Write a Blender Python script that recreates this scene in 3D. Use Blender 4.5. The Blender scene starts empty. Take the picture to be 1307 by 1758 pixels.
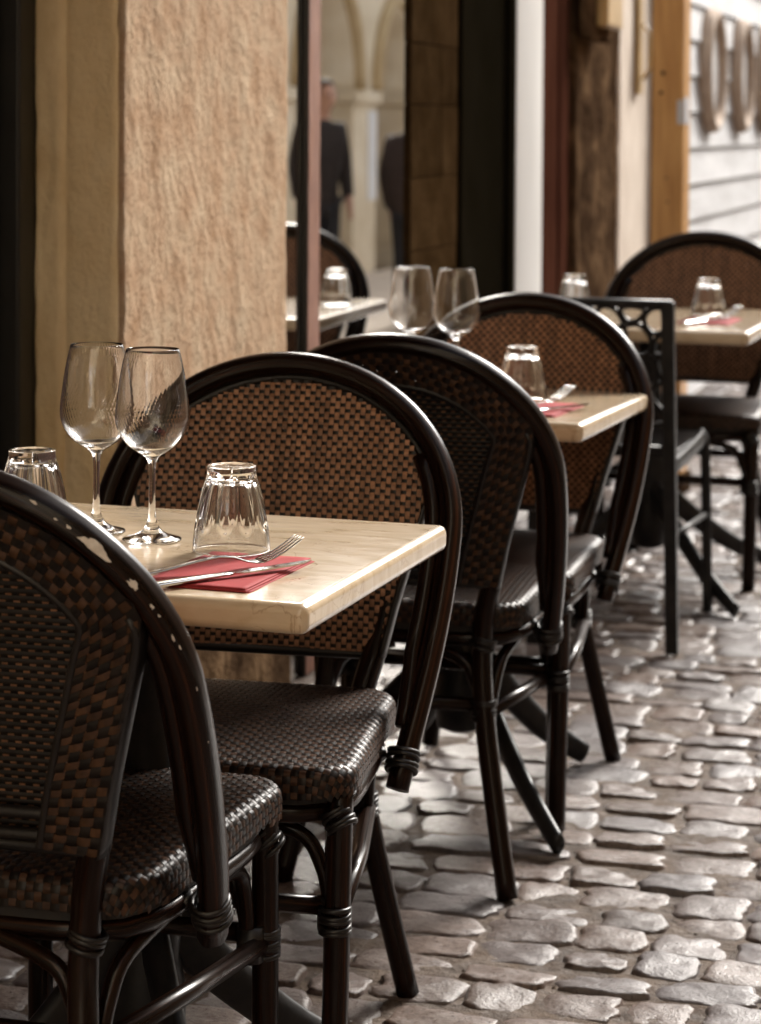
import bpy, bmesh, math, random
from mathutils import Vector, Matrix, noise
sc = bpy.context.scene
C = sc.collection
R = math.radians
PI = math.pi
random.seed(7)

# ------------------------------------------------------------------ camera, world, sun, exposure
# World frame: x = out of the facade towards the street, y = along the street, z = up.
CAM = Vector((1.587, -4.809, 1.23))
cd = bpy.data.cameras.new('camera')
cam = bpy.data.objects.new('camera', cd)
C.objects.link(cam)
cam.location = CAM
PITCH, ROLL, YAW = 1.5, 0.35, 16.0
cam.rotation_euler = (Matrix.Rotation(R(YAW), 3, 'Z') @ Matrix.Rotation(R(90 - PITCH), 3, 'X')
                      @ Matrix.Rotation(R(ROLL), 3, 'Z')).to_euler()
cd.sensor_fit = 'AUTO'
cd.sensor_width = 36.0
cd.lens = 36.0 * 4000 / 1758
cd.shift_y = -(879 - (215 + 4000 * math.tan(R(PITCH)))) / 1758
cd.clip_start = 0.05
cd.clip_end = 400
cd.dof.use_dof = True
cd.dof.focus_distance = 2.72
cd.dof.aperture_fstop = 6.3
cd.dof.aperture_blades = 7
sc.camera = cam

SUN_DIR = Vector((0.32, 0.85, 0.64)).normalized()      # towards the sun
w = bpy.data.worlds.new('World')
sc.world = w
w.use_nodes = True
nt = w.node_tree
nt.nodes.clear()
sky = nt.nodes.new('ShaderNodeTexSky')
sky.sky_type = 'NISHITA'
sky.sun_disc = False
sky.sun_elevation = math.asin(SUN_DIR.z)
sky.sun_rotation = math.atan2(SUN_DIR.x, SUN_DIR.y)
sky.air_density = 1.0
sky.dust_density = 4.0
hs = nt.nodes.new('ShaderNodeHueSaturation')
hs.inputs['Saturation'].default_value = 0.3
bg = nt.nodes.new('ShaderNodeBackground')
bg.inputs[1].default_value = 0.10
wo = nt.nodes.new('ShaderNodeOutputWorld')
nt.links.new(sky.outputs[0], hs.inputs['Color'])
nt.links.new(hs.outputs[0], bg.inputs[0])
nt.links.new(bg.outputs[0], wo.inputs[0])
sd = bpy.data.lights.new('sun', 'SUN')
sd.energy = 2.6
sd.angle = R(17)
sd.color = (1.0, 0.95, 0.88)
sun = bpy.data.objects.new('sun', sd)
C.objects.link(sun)
sun.rotation_euler = SUN_DIR.to_track_quat('Z', 'Y').to_euler()
sun.location = (3, 6, 12)
sc.view_settings.view_transform = 'Standard'
sc.view_settings.look = 'None'
sc.view_settings.exposure = 1.33
sc.view_settings.gamma = 1.0
sc.view_settings.use_curve_mapping = False
sc.render.engine = 'CYCLES'
sc.cycles.use_denoising = True
sc.cycles.max_bounces = 14
sc.cycles.transmission_bounces = 14
sc.cycles.transparent_max_bounces = 12
sc.cycles.glossy_bounces = 6
sc.cycles.diffuse_bounces = 5
sc.cycles.sample_clamp_indirect = 6.0
sc.cycles.blur_glossy = 0.5


# ------------------------------------------------------------------ mesh helpers
class MB:
    def __init__(self):
        self.v, self.f, self.m, self.uv, self.sm = [], [], [], [], []

    def face(self, idx, mat=0, uv=None, smooth=True):
        self.f.append(idx)
        self.m.append(mat)
        self.uv.append(uv)
        self.sm.append(smooth)

    def tube(self, pts, r, n=10, cap=True, flute=0.0, nf=7, mat=0, sq=(1, 1), up=None, closed=False):
        """r: number or list of radii; sq scales the section (side, up)."""
        pts = [Vector(p) for p in pts]
        N = len(pts)
        rr = r if isinstance(r, (list, tuple)) else [r] * N
        base = len(self.v)
        tang = []
        for i in range(N):
            if closed:
                t = pts[(i + 1) % N] - pts[i - 1]
            else:
                t = pts[min(i + 1, N - 1)] - pts[max(i - 1, 0)]
            tang.append(t.normalized())
        a = Vector(up) if up else (Vector((0, 0, 1)) if abs(tang[0].z) < 0.9 else Vector((1, 0, 0)))
        nrm = (a - tang[0] * a.dot(tang[0])).normalized()
        L = 0
        ls = []
        for i in range(N):
            if i:
                L += (pts[i] - pts[i - 1]).length
                nrm = (nrm - tang[i] * nrm.dot(tang[i])).normalized()
            ls.append(L)
            b = tang[i].cross(nrm)
            for k in range(n):
                ph = 2 * PI * k / n
                q = rr[i] * (1 + flute * math.cos(nf * ph))
                self.v.append(pts[i] + nrm * (q * sq[1] * math.cos(ph)) + b * (q * sq[0] * math.sin(ph)))
        M = N if closed else N - 1
        for i in range(M):
            j = (i + 1) % N
            for k in range(n):
                k2 = (k + 1) % n
                u0, u1 = k / n, (k + 1) / n
                l0, l1 = ls[i], ls[j] if j else L + 0.02
                self.face((base + i * n + k, base + i * n + k2, base + j * n + k2, base + j * n + k), mat,
                          ((u0, l0), (u1, l0), (u1, l1), (u0, l1)))
        if cap and not closed:
            self.face(tuple(base + k for k in reversed(range(n))), mat)
            self.face(tuple(base + (N - 1) * n + k for k in range(n)), mat)
        return self

    def box(self, x0, x1, y0, y1, z0, z1, b=0.004, seg=2, mat=0, mtx=None):
        bm = bmesh.new()
        bmesh.ops.create_cube(bm, size=1)
        for q in bm.verts:
            q.co = Vector((x0 + (q.co.x + .5) * (x1 - x0), y0 + (q.co.y + .5) * (y1 - y0), z0 + (q.co.z + .5) * (z1 - z0)))
        if b > 0:
            bmesh.ops.bevel(bm, geom=bm.edges[:], offset=b, segments=seg, affect='EDGES', profile=0.5)
        bm.normal_update()
        for f in bm.faces:
            f.smooth = max(abs(f.normal.x), abs(f.normal.y), abs(f.normal.z)) < 0.999
        return self.bm(bm, mat, mtx, None)

    def bm(self, bm, mat=0, mtx=None, smooth=True):
        base = len(self.v)
        bm.verts.index_update()
        for q in bm.verts:
            self.v.append((mtx @ q.co) if mtx else q.co.copy())
        for f in bm.faces:
            self.face(tuple(base + q.index for q in f.verts), mat, None, f.smooth if smooth is None else smooth)
        bm.free()
        return self

    def lathe(self, prof, n=48, rf=None, mat=0, close=False):
        """prof: list of (r, z). rf(r, z, theta, i) may change r."""
        base = len(self.v)
        P = len(prof)
        for i, (r, z) in enumerate(prof):
            for k in range(n):
                th = 2 * PI * k / n
                q = rf(r, z, th, i) if rf else r
                self.v.append(Vector((q * math.cos(th), q * math.sin(th), z)))
        for i in range(P - 1):
            for k in range(n):
                k2 = (k + 1) % n
                self.face((base + i * n + k, base + i * n + k2, base + (i + 1) * n + k2, base + (i + 1) * n + k), mat)
        if close:
            self.face(tuple(base + k for k in reversed(range(n))), mat)
            self.face(tuple(base + (P - 1) * n + k for k in range(n)), mat)
        return self

    def grid(self, fn, nu, nv, mat=0, uvs=None):
        base = len(self.v)
        for j in range(nv + 1):
            for i in range(nu + 1):
                self.v.append(Vector(fn(i / nu, j / nv)))
        for j in range(nv):
            for i in range(nu):
                a = base + j * (nu + 1) + i
                self.face((a, a + 1, a + nu + 2, a + nu + 1), mat)
        return self

    def prism(self, poly, z0, z1, mat=0, smooth=False, axis='z'):
        base = len(self.v)
        n = len(poly)
        for z in (z0, z1):
            for (a, b) in poly:
                if axis == 'z':
                    self.v.append(Vector((a, b, z)))
                elif axis == 'x':
                    self.v.append(Vector((z, a, b)))
                else:
                    self.v.append(Vector((a, z, b)))
        self.face(tuple(reversed(range(base, base + n))), mat, None, smooth)
        self.face(tuple(range(base + n, base + 2 * n)), mat, None, smooth)
        for i in range(n):
            j = (i + 1) % n
            self.face((base + i, base + j, base + n + j, base + n + i), mat, None, smooth)
        return self

    def mesh(self, name, mats):
        me = bpy.data.meshes.new(name)
        me.from_pydata(self.v, [], self.f)
        if not isinstance(mats, (list, tuple)):
            mats = [mats]
        for m in mats:
            me.materials.append(m)
        me.polygons.foreach_set('material_index', self.m)
        me.polygons.foreach_set('use_smooth', self.sm)
        if any(u is not None for u in self.uv):
            lay = me.uv_layers.new(name='UVMap')
            k = 0
            flat = [0.0] * (2 * len(me.loops))
            for f, u in zip(self.f, self.uv):
                for q in range(len(f)):
                    if u is not None:
                        flat[2 * k], flat[2 * k + 1] = u[q]
                    k += 1
            lay.data.foreach_set('uv', flat)
        me.validate(clean_customdata=False)
        me.update()
        return me

    def obj(self, name, mats, parent=None, loc=None, rz=None, auto=None):
        me = self.mesh(name, mats)
        if auto:
            try:
                me.set_sharp_from_angle(angle=R(auto))
            except Exception:
                pass
        o = bpy.data.objects.new(name, me)
        C.objects.link(o)
        if parent:
            o.parent = parent
        if loc:
            o.location = loc
        if rz is not None:
            o.rotation_euler = (0, 0, rz)
        return o


def thing(name, label, cat, loc=(0, 0, 0), rz=0, group=None):
    o = bpy.data.objects.new(name, None)
    C.objects.link(o)
    o.empty_display_size = 0.1
    o.location = loc
    o.rotation_euler = (0, 0, rz)
    return tag(o, label, cat, group)


def tag(o, label=None, cat=None, group=None, kind=None):
    if label: o['label'] = label
    if cat: o['category'] = cat
    if group: o['group'] = group
    if kind: o['kind'] = kind
    return o


def copy_tree(o, parent=None):
    c = o.copy()
    C.objects.link(c)
    c.parent = parent
    for ch in list(o.children):
        copy_tree(ch, c)
    return c


def interp(tab, z):
    if z <= tab[0][0]: return tab[0][1]
    for (a, b), (c, d) in zip(tab, tab[1:]):
        if z <= c:
            t = (z - a) / (c - a)
            return b + (d - b) * t
    return tab[-1][1]


def crom(pts, m=6):
    """smooth curve through points"""
    P = [Vector(p) for p in pts]
    out = []
    for i in range(len(P) - 1):
        p0, p1, p2, p3 = P[max(i - 1, 0)], P[i], P[i + 1], P[min(i + 2, len(P) - 1)]
        for k in range(m):
            t = k / m
            out.append(0.5 * ((2 * p1) + (p2 - p0) * t + (2 * p0 - 5 * p1 + 4 * p2 - p3) * t * t + (3 * p1 - p0 - 3 * p2 + p3) * t ** 3))
    out.append(P[-1])
    return out


def nz(x, y, z=0.0, s=1.0):
    return noise.noise(Vector((x * s, y * s, z * s)))


# ------------------------------------------------------------------ materials
def mat(name, ramp, rough=0.5, scale=8.0, detail=4.0, stretch=(1, 1, 1), coord='Object', bump=0.0, bscale=None, bdist=0.004,
        spec=0.5, rand=0.0, island=0.0, coat=0.0, metallic=0.0, rvar=0.0, dist=0.0, bstretch=None, bdetail=6.0, ior=1.45, coatr=0.1):
    m = bpy.data.materials.new(name)
    m.use_nodes = True
    t = m.node_tree
    N, L = t.nodes, t.links
    p = N['Principled BSDF']
    tc = N.new('ShaderNodeTexCoord')
    mp = N.new('ShaderNodeMapping')
    mp.inputs['Scale'].default_value = stretch
    L.new(tc.outputs[coord], mp.inputs[0])
    nx = N.new('ShaderNodeTexNoise')
    nx.inputs['Scale'].default_value = scale
    nx.inputs['Detail'].default_value = detail
    nx.inputs['Roughness'].default_value = 0.6
    nx.inputs['Distortion'].default_value = dist
    L.new(mp.outputs[0], nx.inputs['Vector'])
    cr = N.new('ShaderNodeValToRGB')
    e = cr.color_ramp.elements
    k = len(ramp)
    while len(e) < k:
        e.new(0.5)
    for i, (pos, col) in enumerate(ramp):
        e[i].position = pos
        e[i].color = (*col, 1)
    L.new(nx.outputs[0], cr.inputs[0])
    col = cr.outputs[0]
    for src, amt in ((('ShaderNodeObjectInfo', 'Random'), rand), (('ShaderNodeNewGeometry', 'Random Per Island'), island)):
        if amt > 0:
            oi = N.new(src[0])
            mr = N.new('ShaderNodeMapRange')
            mr.inputs[3].default_value = 1 - amt
            mr.inputs[4].default_value = 1 + amt
            L.new(oi.outputs[src[1]], mr.inputs[0])
            mx = N.new('ShaderNodeMix')
            mx.data_type = 'RGBA'
            mx.blend_type = 'MULTIPLY'
            mx.inputs[0].default_value = 1
            L.new(col, mx.inputs[6])
            L.new(mr.outputs[0], mx.inputs[7])
            col = mx.outputs[2]
    L.new(col, p.inputs['Base Color'])
    p.inputs['Roughness'].default_value = rough
    if rvar > 0:
        mr = N.new('ShaderNodeMapRange')
        mr.inputs[3].default_value = max(0, rough - rvar)
        mr.inputs[4].default_value = min(1, rough + rvar)
        n3 = N.new('ShaderNodeTexNoise')
        n3.inputs['Scale'].default_value = scale * 2.3
        n3.inputs['Detail'].default_value = 5
        L.new(mp.outputs[0], n3.inputs['Vector'])
        mr.inputs[1].default_value = 0.3
        mr.inputs[2].default_value = 0.7
        L.new(n3.outputs[0], mr.inputs[0])
        L.new(mr.outputs[0], p.inputs['Roughness'])
    p.inputs['Specular IOR Level'].default_value = spec
    p.inputs['Metallic'].default_value = metallic
    p.inputs['IOR'].default_value = ior
    p.inputs['Coat Weight'].default_value = coat
    p.inputs['Coat Roughness'].default_value = coatr
    if bump > 0:
        b = N.new('ShaderNodeBump')
        b.inputs['Strength'].default_value = bump
        b.inputs['Distance'].default_value = bdist
        n2 = N.new('ShaderNodeTexNoise')
        n2.inputs['Scale'].default_value = bscale or scale * 3
        n2.inputs['Detail'].default_value = bdetail
        n2.inputs['Roughness'].default_value = 0.65
        if bstretch:
            mp2 = N.new('ShaderNodeMapping')
            mp2.inputs['Scale'].default_value = bstretch
            L.new(tc.outputs[coord], mp2.inputs[0])
            L.new(mp2.outputs[0], n2.inputs['Vector'])
        else:
            L.new(mp.outputs[0], n2.inputs['Vector'])
        L.new(n2.outputs[0], b.inputs['Height'])
        L.new(b.outputs[0], p.inputs['Normal'])
    return m


def glass(name, rough=0.0, ior=1.5, col=(1, 1, 1)):
    m = bpy.data.materials.new(name)
    m.use_nodes = True
    p = m.node_tree.nodes['Principled BSDF']
    p.inputs['Base Color'].default_value = (*col, 1)
    p.inputs['Transmission Weight'].default_value = 1
    p.inputs['Roughness'].default_value = rough
    p.inputs['IOR'].default_value = ior
    return m


M = {}
# cane tubes: dark brown lacquer with lengthwise streaks
M['cane'] = mat('dark_cane', [(0.35, (0.003, 0.0013, 0.0008)), (0.55, (0.011, 0.0042, 0.0020)), (0.75, (0.058, 0.0195, 0.0085))], 0.30, 1.0, 5,
                (14, 1.2, 1), 'UV', bump=0.10, bscale=1.0, bstretch=(26, 2.0, 1), bdist=0.003, coat=0.15, coatr=0.08, rvar=0.06, spec=0.14)
M['brown_strand'] = mat('brown_strand', [(0.35, (0.19, 0.090, 0.045)), (0.65, (0.33, 0.165, 0.086))], 0.42, 60, 3, (1, 1, 1), 'Object',
                        island=0.25, spec=0.5)
M['black_strand'] = mat('black_strand', [(0.35, (0.005, 0.0035, 0.003)), (0.7, (0.013, 0.009, 0.007))], 0.40, 60, 3, island=0.3, spec=0.28)
M['seat_brown'] = mat('seat_brown_strand', [(0.35, (0.024, 0.011, 0.006)), (0.65, (0.055, 0.027, 0.015))], 0.40, 60, 3, island=0.3, spec=0.28)
M['band_strand'] = mat('band_strand', [(0.35, (0.026, 0.012, 0.006)), (0.65, (0.064, 0.030, 0.014))], 0.40, 60, 3, island=0.4, spec=0.4)
M['lash'] = mat('black_lashing', [(0.3, (0.005, 0.004, 0.0035)), (0.7, (0.011, 0.008, 0.007))], 0.40, 40, 3)
M['dark'] = mat('dark_board', [(0.3, (0.008, 0.007, 0.006)), (0.7, (0.014, 0.011, 0.010))], 0.7, 20, 3)
M['chip'] = mat('bare_chip', [(0.3, (0.50, 0.44, 0.38)), (0.7, (0.66, 0.60, 0.54))], 0.6, 120, 3, bump=0.2, bdist=0.001)
M['iron'] = mat('black_iron', [(0.35, (0.010, 0.010, 0.011)), (0.7, (0.022, 0.021, 0.021))], 0.40, 30, 4, bump=0.12, bscale=120, bdist=0.002, rvar=0.08, spec=0.28)
# stone-look laminate table tops: cream marble with thin veins
def marble():
    m = mat('cream_marble_top', [(0.25, (0.43, 0.32, 0.19)), (0.5, (0.55, 0.43, 0.295)), (0.75, (0.62, 0.51, 0.375))], 0.20, 16, 10, (0.6, 2.2, 1),
            dist=0.6, coat=0.7, coatr=0.12, rvar=0.07, spec=0.5)
    t = m.node_tree
    N, L = t.nodes, t.links
    p = N['Principled BSDF']
    src = p.inputs['Base Color'].links[0].from_socket
    tc = N.new('ShaderNodeTexCoord')
    n1 = N.new('ShaderNodeTexNoise')
    n1.inputs['Scale'].default_value = 11
    n1.inputs['Detail'].default_value = 7
    n1.inputs['Distortion'].default_value = 1.6
    L.new(tc.outputs['Object'], n1.inputs['Vector'])
    ab = N.new('ShaderNodeMath'); ab.operation = 'SUBTRACT'; ab.inputs[1].default_value = 0.5
    L.new(n1.outputs[0], ab.inputs[0])
    a2 = N.new('ShaderNodeMath'); a2.operation = 'ABSOLUTE'
    L.new(ab.outputs[0], a2.inputs[0])
    mr = N.new('ShaderNodeMapRange')
    mr.inputs[1].default_value = 0.0; mr.inputs[2].default_value = 0.012
    mr.inputs[3].default_value = 0.55; mr.inputs[4].default_value = 0.0
    L.new(a2.outputs[0], mr.inputs[0])
    n2 = N.new('ShaderNodeTexNoise'); n2.inputs['Scale'].default_value = 5
    L.new(tc.outputs['Object'], n2.inputs['Vector'])
    mr2 = N.new('ShaderNodeMapRange'); mr2.inputs[1].default_value = 0.48; mr2.inputs[2].default_value = 0.62
    L.new(n2.outputs[0], mr2.inputs[0])
    mu = N.new('ShaderNodeMath'); mu.operation = 'MULTIPLY'
    L.new(mr.outputs[0], mu.inputs[0]); L.new(mr2.outputs[0], mu.inputs[1])
    mx = N.new('ShaderNodeMix'); mx.data_type = 'RGBA'
    L.new(mu.outputs[0], mx.inputs[0])
    L.new(src, mx.inputs[6])
    mx.inputs[7].default_value = (0.22, 0.12, 0.055, 1)
    L.new(mx.outputs[2], p.inputs['Base Color'])
    return m
M['marble'] = marble()
M['glass'] = glass('clear_glass', 0.0, 1.48, (0.985, 0.985, 0.985))
M['steel'] = mat('cutlery_steel', [(0.3, (0.55, 0.54, 0.52)), (0.7, (0.66, 0.65, 0.63))], 0.16, 40, 3, metallic=1.0, rvar=0.06)
M['napkin'] = mat('red_paper', [(0.3, (0.26, 0.024, 0.026)), (0.7, (0.32, 0.034, 0.034))], 0.75, 30, 4, bump=0.25, bscale=500, bdist=0.001, spec=0.3)
# stones
M['pier_face'] = mat('tooled_limestone', [(0.26, (0.40, 0.225, 0.110)), (0.46, (0.52, 0.345, 0.215)), (0.72, (0.59, 0.445, 0.30))], 0.9, 12, 11, (1, 1, 0.85),
                     dist=0.0, bump=1.0, bscale=48, bstretch=(1, 1, 0.75), bdist=0.03, bdetail=11, spec=0.2)
M['pier_side'] = mat('yellow_limestone', [(0.30, (0.50, 0.33, 0.16)), (0.44, (0.77, 0.59, 0.34)), (0.72, (0.86, 0.71, 0.47))], 0.88, 7, 10, (1, 1, 0.75),
                     dist=0.1, bump=0.8, bscale=30, bdist=0.012, spec=0.3)
M['pale_strip'] = mat('pale_ochre_plaster', [(0.3, (0.62, 0.45, 0.24)), (0.6, (0.86, 0.71, 0.46))], 0.88, 6, 9, (1, 1, 0.6), bump=0.5, bscale=40, bdist=0.01, spec=0.2)
M['dark_stone'] = mat('dark_brown_stone', [(0.3, (0.022, 0.012, 0.005)), (0.55, (0.038, 0.022, 0.010)), (0.75, (0.056, 0.034, 0.016))], 0.9, 9, 8, spec=0.0, ior=1.05, bump=0.5,
                      bscale=30, bdist=0.01, rand=0.22)
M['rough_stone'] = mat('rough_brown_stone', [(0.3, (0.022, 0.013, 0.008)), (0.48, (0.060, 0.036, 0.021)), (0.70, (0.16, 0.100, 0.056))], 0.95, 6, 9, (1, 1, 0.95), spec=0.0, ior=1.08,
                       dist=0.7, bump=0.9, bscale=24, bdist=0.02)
M['plaster'] = mat('pale_plaster', [(0.3, (0.50, 0.41, 0.33)), (0.7, (0.66, 0.57, 0.48))], 0.85, 4, 8, bump=0.4, bscale=40, bdist=0.006)
M['white_wood'] = mat('white_painted_wood', [(0.3, (0.70, 0.69, 0.67)), (0.7, (0.80, 0.79, 0.77))], 0.45, 5, 5, (1, 1, 0.2), bump=0.15, bscale=30, bdist=0.003)
M['white_board'] = mat('white_weathered_board', [(0.3, (0.47, 0.465, 0.47)), (0.55, (0.60, 0.60, 0.61)), (0.8, (0.68, 0.68, 0.69))], 0.6, 3, 8, (1, 0.5, 3),
                       bump=0.3, bscale=20, bdist=0.006, rand=0.06)
M['red_wood'] = mat('red_brown_wood', [(0.3, (0.026, 0.009, 0.006)), (0.55, (0.062, 0.024, 0.015)), (0.8, (0.10, 0.042, 0.027))], 0.55, 4, 7, (6, 6, 0.6),
                    bump=0.2, bscale=20, bdist=0.004, spec=0.0, ior=1.08)
M['dark_panel'] = mat('dark_painted_panel', [(0.3, (0.007, 0.0055, 0.003)), (0.7, (0.010, 0.008, 0.005))], 0.7, 5, 5, spec=0.0, ior=1.05, bump=0.1, bscale=60, bdist=0.002)
M['dark_red'] = mat('dark_red_paint', [(0.3, (0.030, 0.009, 0.009)), (0.7, (0.050, 0.016, 0.015))], 0.4, 6, 5)
M['black_paint'] = mat('black_paint', [(0.3, (0.010, 0.010, 0.009)), (0.7, (0.018, 0.017, 0.015))], 0.4, 10, 4)
M['copper'] = mat('copper_strip', [(0.3, (0.17, 0.075, 0.048)), (0.7, (0.30, 0.15, 0.105))], 0.5, 14, 6, (1, 1, 0.5), rvar=0.1)
M['orange_wood'] = mat('orange_wood', [(0.3, (0.42, 0.20, 0.06)), (0.6, (0.62, 0.34, 0.12)), (0.8, (0.70, 0.42, 0.17))], 0.5, 5, 6, (8, 8, 0.7), bump=0.15,
                       bscale=20, bdist=0.003, coat=0.2)
M['brass'] = mat('brass_box', [(0.3, (0.34, 0.22, 0.09)), (0.7, (0.48, 0.33, 0.15))], 0.45, 6, 4)
M['ring_wood'] = mat('pale_oak', [(0.3, (0.36, 0.27, 0.21)), (0.7, (0.52, 0.41, 0.32))], 0.85, 8, 6, (1, 1, 1), bump=0.2, bdist=0.003)
M['grey_paint'] = mat('grey_paint', [(0.3, (0.50, 0.51, 0.54)), (0.7, (0.60, 0.61, 0.64))], 0.5, 6, 4)
M['arcade'] = mat('pale_limestone', [(0.3, (0.64, 0.53, 0.37)), (0.55, (0.77, 0.67, 0.51)), (0.75, (0.83, 0.75, 0.61))], 0.85, 2.2, 8, bump=0.4, bscale=14, bdist=0.02)
M['arcade_dark'] = mat('honey_limestone', [(0.3, (0.42, 0.30, 0.16)), (0.7, (0.58, 0.45, 0.27))], 0.85, 2.2, 8, bump=0.3, bscale=14, bdist=0.02)
M['paper'] = mat('white_paper', [(0.3, (0.74, 0.75, 0.78)), (0.7, (0.80, 0.81, 0.83))], 0.7, 6, 3)
M['cobble'] = mat('cobble_stone', [(0.34, (0.036, 0.018, 0.010)), (0.47, (0.085, 0.056, 0.042)), (0.74, (0.165, 0.128, 0.112))], 0.36, 10, 7, bump=0.32, bscale=16, bdetail=6,
                  bdist=0.010, rand=0.30, island=0.25, rvar=0.13, spec=0.55)
def two_tone(m, col2):
    t = m.node_tree
    N, L = t.nodes, t.links
    p = N['Principled BSDF']
    src = p.inputs['Base Color'].links[0].from_socket
    oi = N.new('ShaderNodeObjectInfo'); ge = N.new('ShaderNodeNewGeometry')
    ad = N.new('ShaderNodeMath'); ad.operation = 'ADD'
    L.new(oi.outputs['Random'], ad.inputs[0]); L.new(ge.outputs['Random Per Island'], ad.inputs[1])
    mu = N.new('ShaderNodeMath'); mu.operation = 'MULTIPLY'; mu.inputs[1].default_value = 7.31
    L.new(ad.outputs[0], mu.inputs[0])
    fr = N.new('ShaderNodeMath'); fr.operation = 'FRACT'
    L.new(mu.outputs[0], fr.inputs[0])
    mr = N.new('ShaderNodeMapRange'); mr.inputs[1].default_value = 0.25; mr.inputs[2].default_value = 0.9; mr.inputs[3].default_value = 0.0; mr.inputs[4].default_value = 0.75
    L.new(fr.outputs[0], mr.inputs[0])
    mx = N.new('ShaderNodeMix'); mx.data_type = 'RGBA'
    L.new(mr.outputs[0], mx.inputs[0]); L.new(src, mx.inputs[6]); mx.inputs[7].default_value = (*col2, 1)
    L.new(mx.outputs[2], p.inputs['Base Color'])
two_tone(M['cobble'], (0.090, 0.080, 0.082))
M['mortar'] = mat('sandy_joint', [(0.3, (0.032, 0.018, 0.010)), (0.5, (0.072, 0.044, 0.026)), (0.75, (0.13, 0.088, 0.056))], 0.75, 14, 9, bump=0.9, bscale=70, bdist=0.012,
                  rvar=0.15)
M['skin'] = mat('skin', [(0.3, (0.52, 0.29, 0.21)), (0.7, (0.60, 0.36, 0.27))], 0.5, 10, 3)
M['coat'] = mat('dark_coat', [(0.3, (0.022, 0.016, 0.014)), (0.7, (0.036, 0.026, 0.023))], 0.8, 30, 3)
M['brown_coat'] = mat('brown_coat', [(0.3, (0.035, 0.024, 0.022)), (0.7, (0.055, 0.038, 0.034))], 0.8, 30, 3)
M['trouser'] = mat('dark_trousers', [(0.3, (0.014, 0.014, 0.018)), (0.7, (0.026, 0.025, 0.030))], 0.8, 30, 3)
M['hair'] = mat('dark_hair', [(0.3, (0.020, 0.014, 0.010)), (0.7, (0.045, 0.032, 0.024))], 0.6, 60, 3)
M['dim_house'] = mat('brown_render', [(0.3, (0.32, 0.235, 0.145)), (0.7, (0.44, 0.335, 0.22))], 0.9, 2, 7, bump=0.3, bscale=20, bdist=0.01)
M['house'] = mat('ochre_render', [(0.3, (0.34, 0.26, 0.17)), (0.7, (0.46, 0.37, 0.26))], 0.9, 2, 7, bump=0.3, bscale=20, bdist=0.01)


def pane_mat():
    m = bpy.data.materials.new('dark_shop_glass')
    m.use_nodes = True
    p = m.node_tree.nodes['Principled BSDF']
    p.inputs['Base Color'].default_value = (0.90, 0.89, 0.86, 1)
    p.inputs['Metallic'].default_value = 1.0
    p.inputs['Roughness'].default_value = 0.0
    p.inputs['IOR'].default_value = 3.6
    return m


M['pane'] = pane_mat()
M['porthole'] = mat('milky_glass', [(0.3, (0.70, 0.71, 0.73)), (0.7, (0.82, 0.83, 0.84))], 0.15, 3, 3)
# ================================================================== THE SETTING
def ground_z(x):
    return 0.0 if x < 1.5 else -0.16 * min(1, (x - 1.5) / 1.0)


gb = MB()
xs = [-8, -3, -0.2, 0.3, 0.8, 1.2, 1.5, 1.8, 2.2, 2.6, 3.1, 4.5, 6, 12]
ys = [-40 + 4 * i for i in range(41)]
for y in ys:
    for x in xs:
        gb.v.append(Vector((x, y, ground_z(x) - 0.0044)))
for j in range(len(ys) - 1):
    for i in range(len(xs) - 1):
        a = j * len(xs) + i
        gb.face((a, a + 1, a + len(xs) + 1, a + len(xs)))
street = gb.obj('street', M['mortar'])
tag(street, 'cobbled lane with sandy brown joints beside the cafe tables', kind='structure')


def stone_shape(k):
    rd = random.Random(100 + k)
    n = 22
    out = []
    e = rd.uniform(3.2, 8.0)
    offs = rd.uniform(0, 100)
    rings = ((1.12, -0.020), (1.05, -0.0050), (0.985, -0.0016), (0.90, -0.0002), (0.64, 0.0006), (0.33, 0.0006))
    tx, ty = rd.uniform(-.004, .004), rd.uniform(-.004, .004)
    mb = MB()
    for (s, z) in rings:
        for q in range(n):
            th = 2 * PI * q / n
            c, sn = math.cos(th), math.sin(th)
            r = (abs(c) ** e + abs(sn) ** e) ** (-1 / e)
            wob = 0.97 + 0.20 * nz(c * 1.2 + offs, sn * 1.2, k) + 0.15 * nz(c * 3 + offs, sn * 3, k + 9) + 0.07 * nz(c * 7 + offs, sn * 7, k + 5)
            x, y = c * r * s * wob, sn * r * s * wob
            zz = z + (tx * x + ty * y if z > -0.02 else 0) + ((0.0042 * nz(x * 1.7 + offs, y * 1.7, 3.3 + k) + 0.0016 * nz(x * 4 + offs, y * 4, 7.3 + k)) if z > -0.007 else 0)
            mb.v.append(Vector((x * 0.5, y * 0.5, zz)))
    mb.v.append(Vector((0, 0, 0.0018)))
    for i in range(len(rings) - 1):
        for q in range(n):
            q2 = (q + 1) % n
            mb.face((i * n + q, i * n + q2, (i + 1) * n + q2, (i + 1) * n + q))
    b = (len(rings) - 1) * n
    for q in range(n):
        mb.face((b + q, b + (q + 1) % n, len(mb.v) - 1))
    return mb


def in_view(p):
    d = p - CAM
    cy, sy = math.cos(R(YAW)), math.sin(R(YAW))
    f = -sy * d.x + cy * d.y
    r = cy * d.x + sy * d.y
    if f < 1.5: return None
    px = 653.5 + 4000 * r / f
    py = 215 - 4000 * d.z / f
    return (px, py, f)


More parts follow.
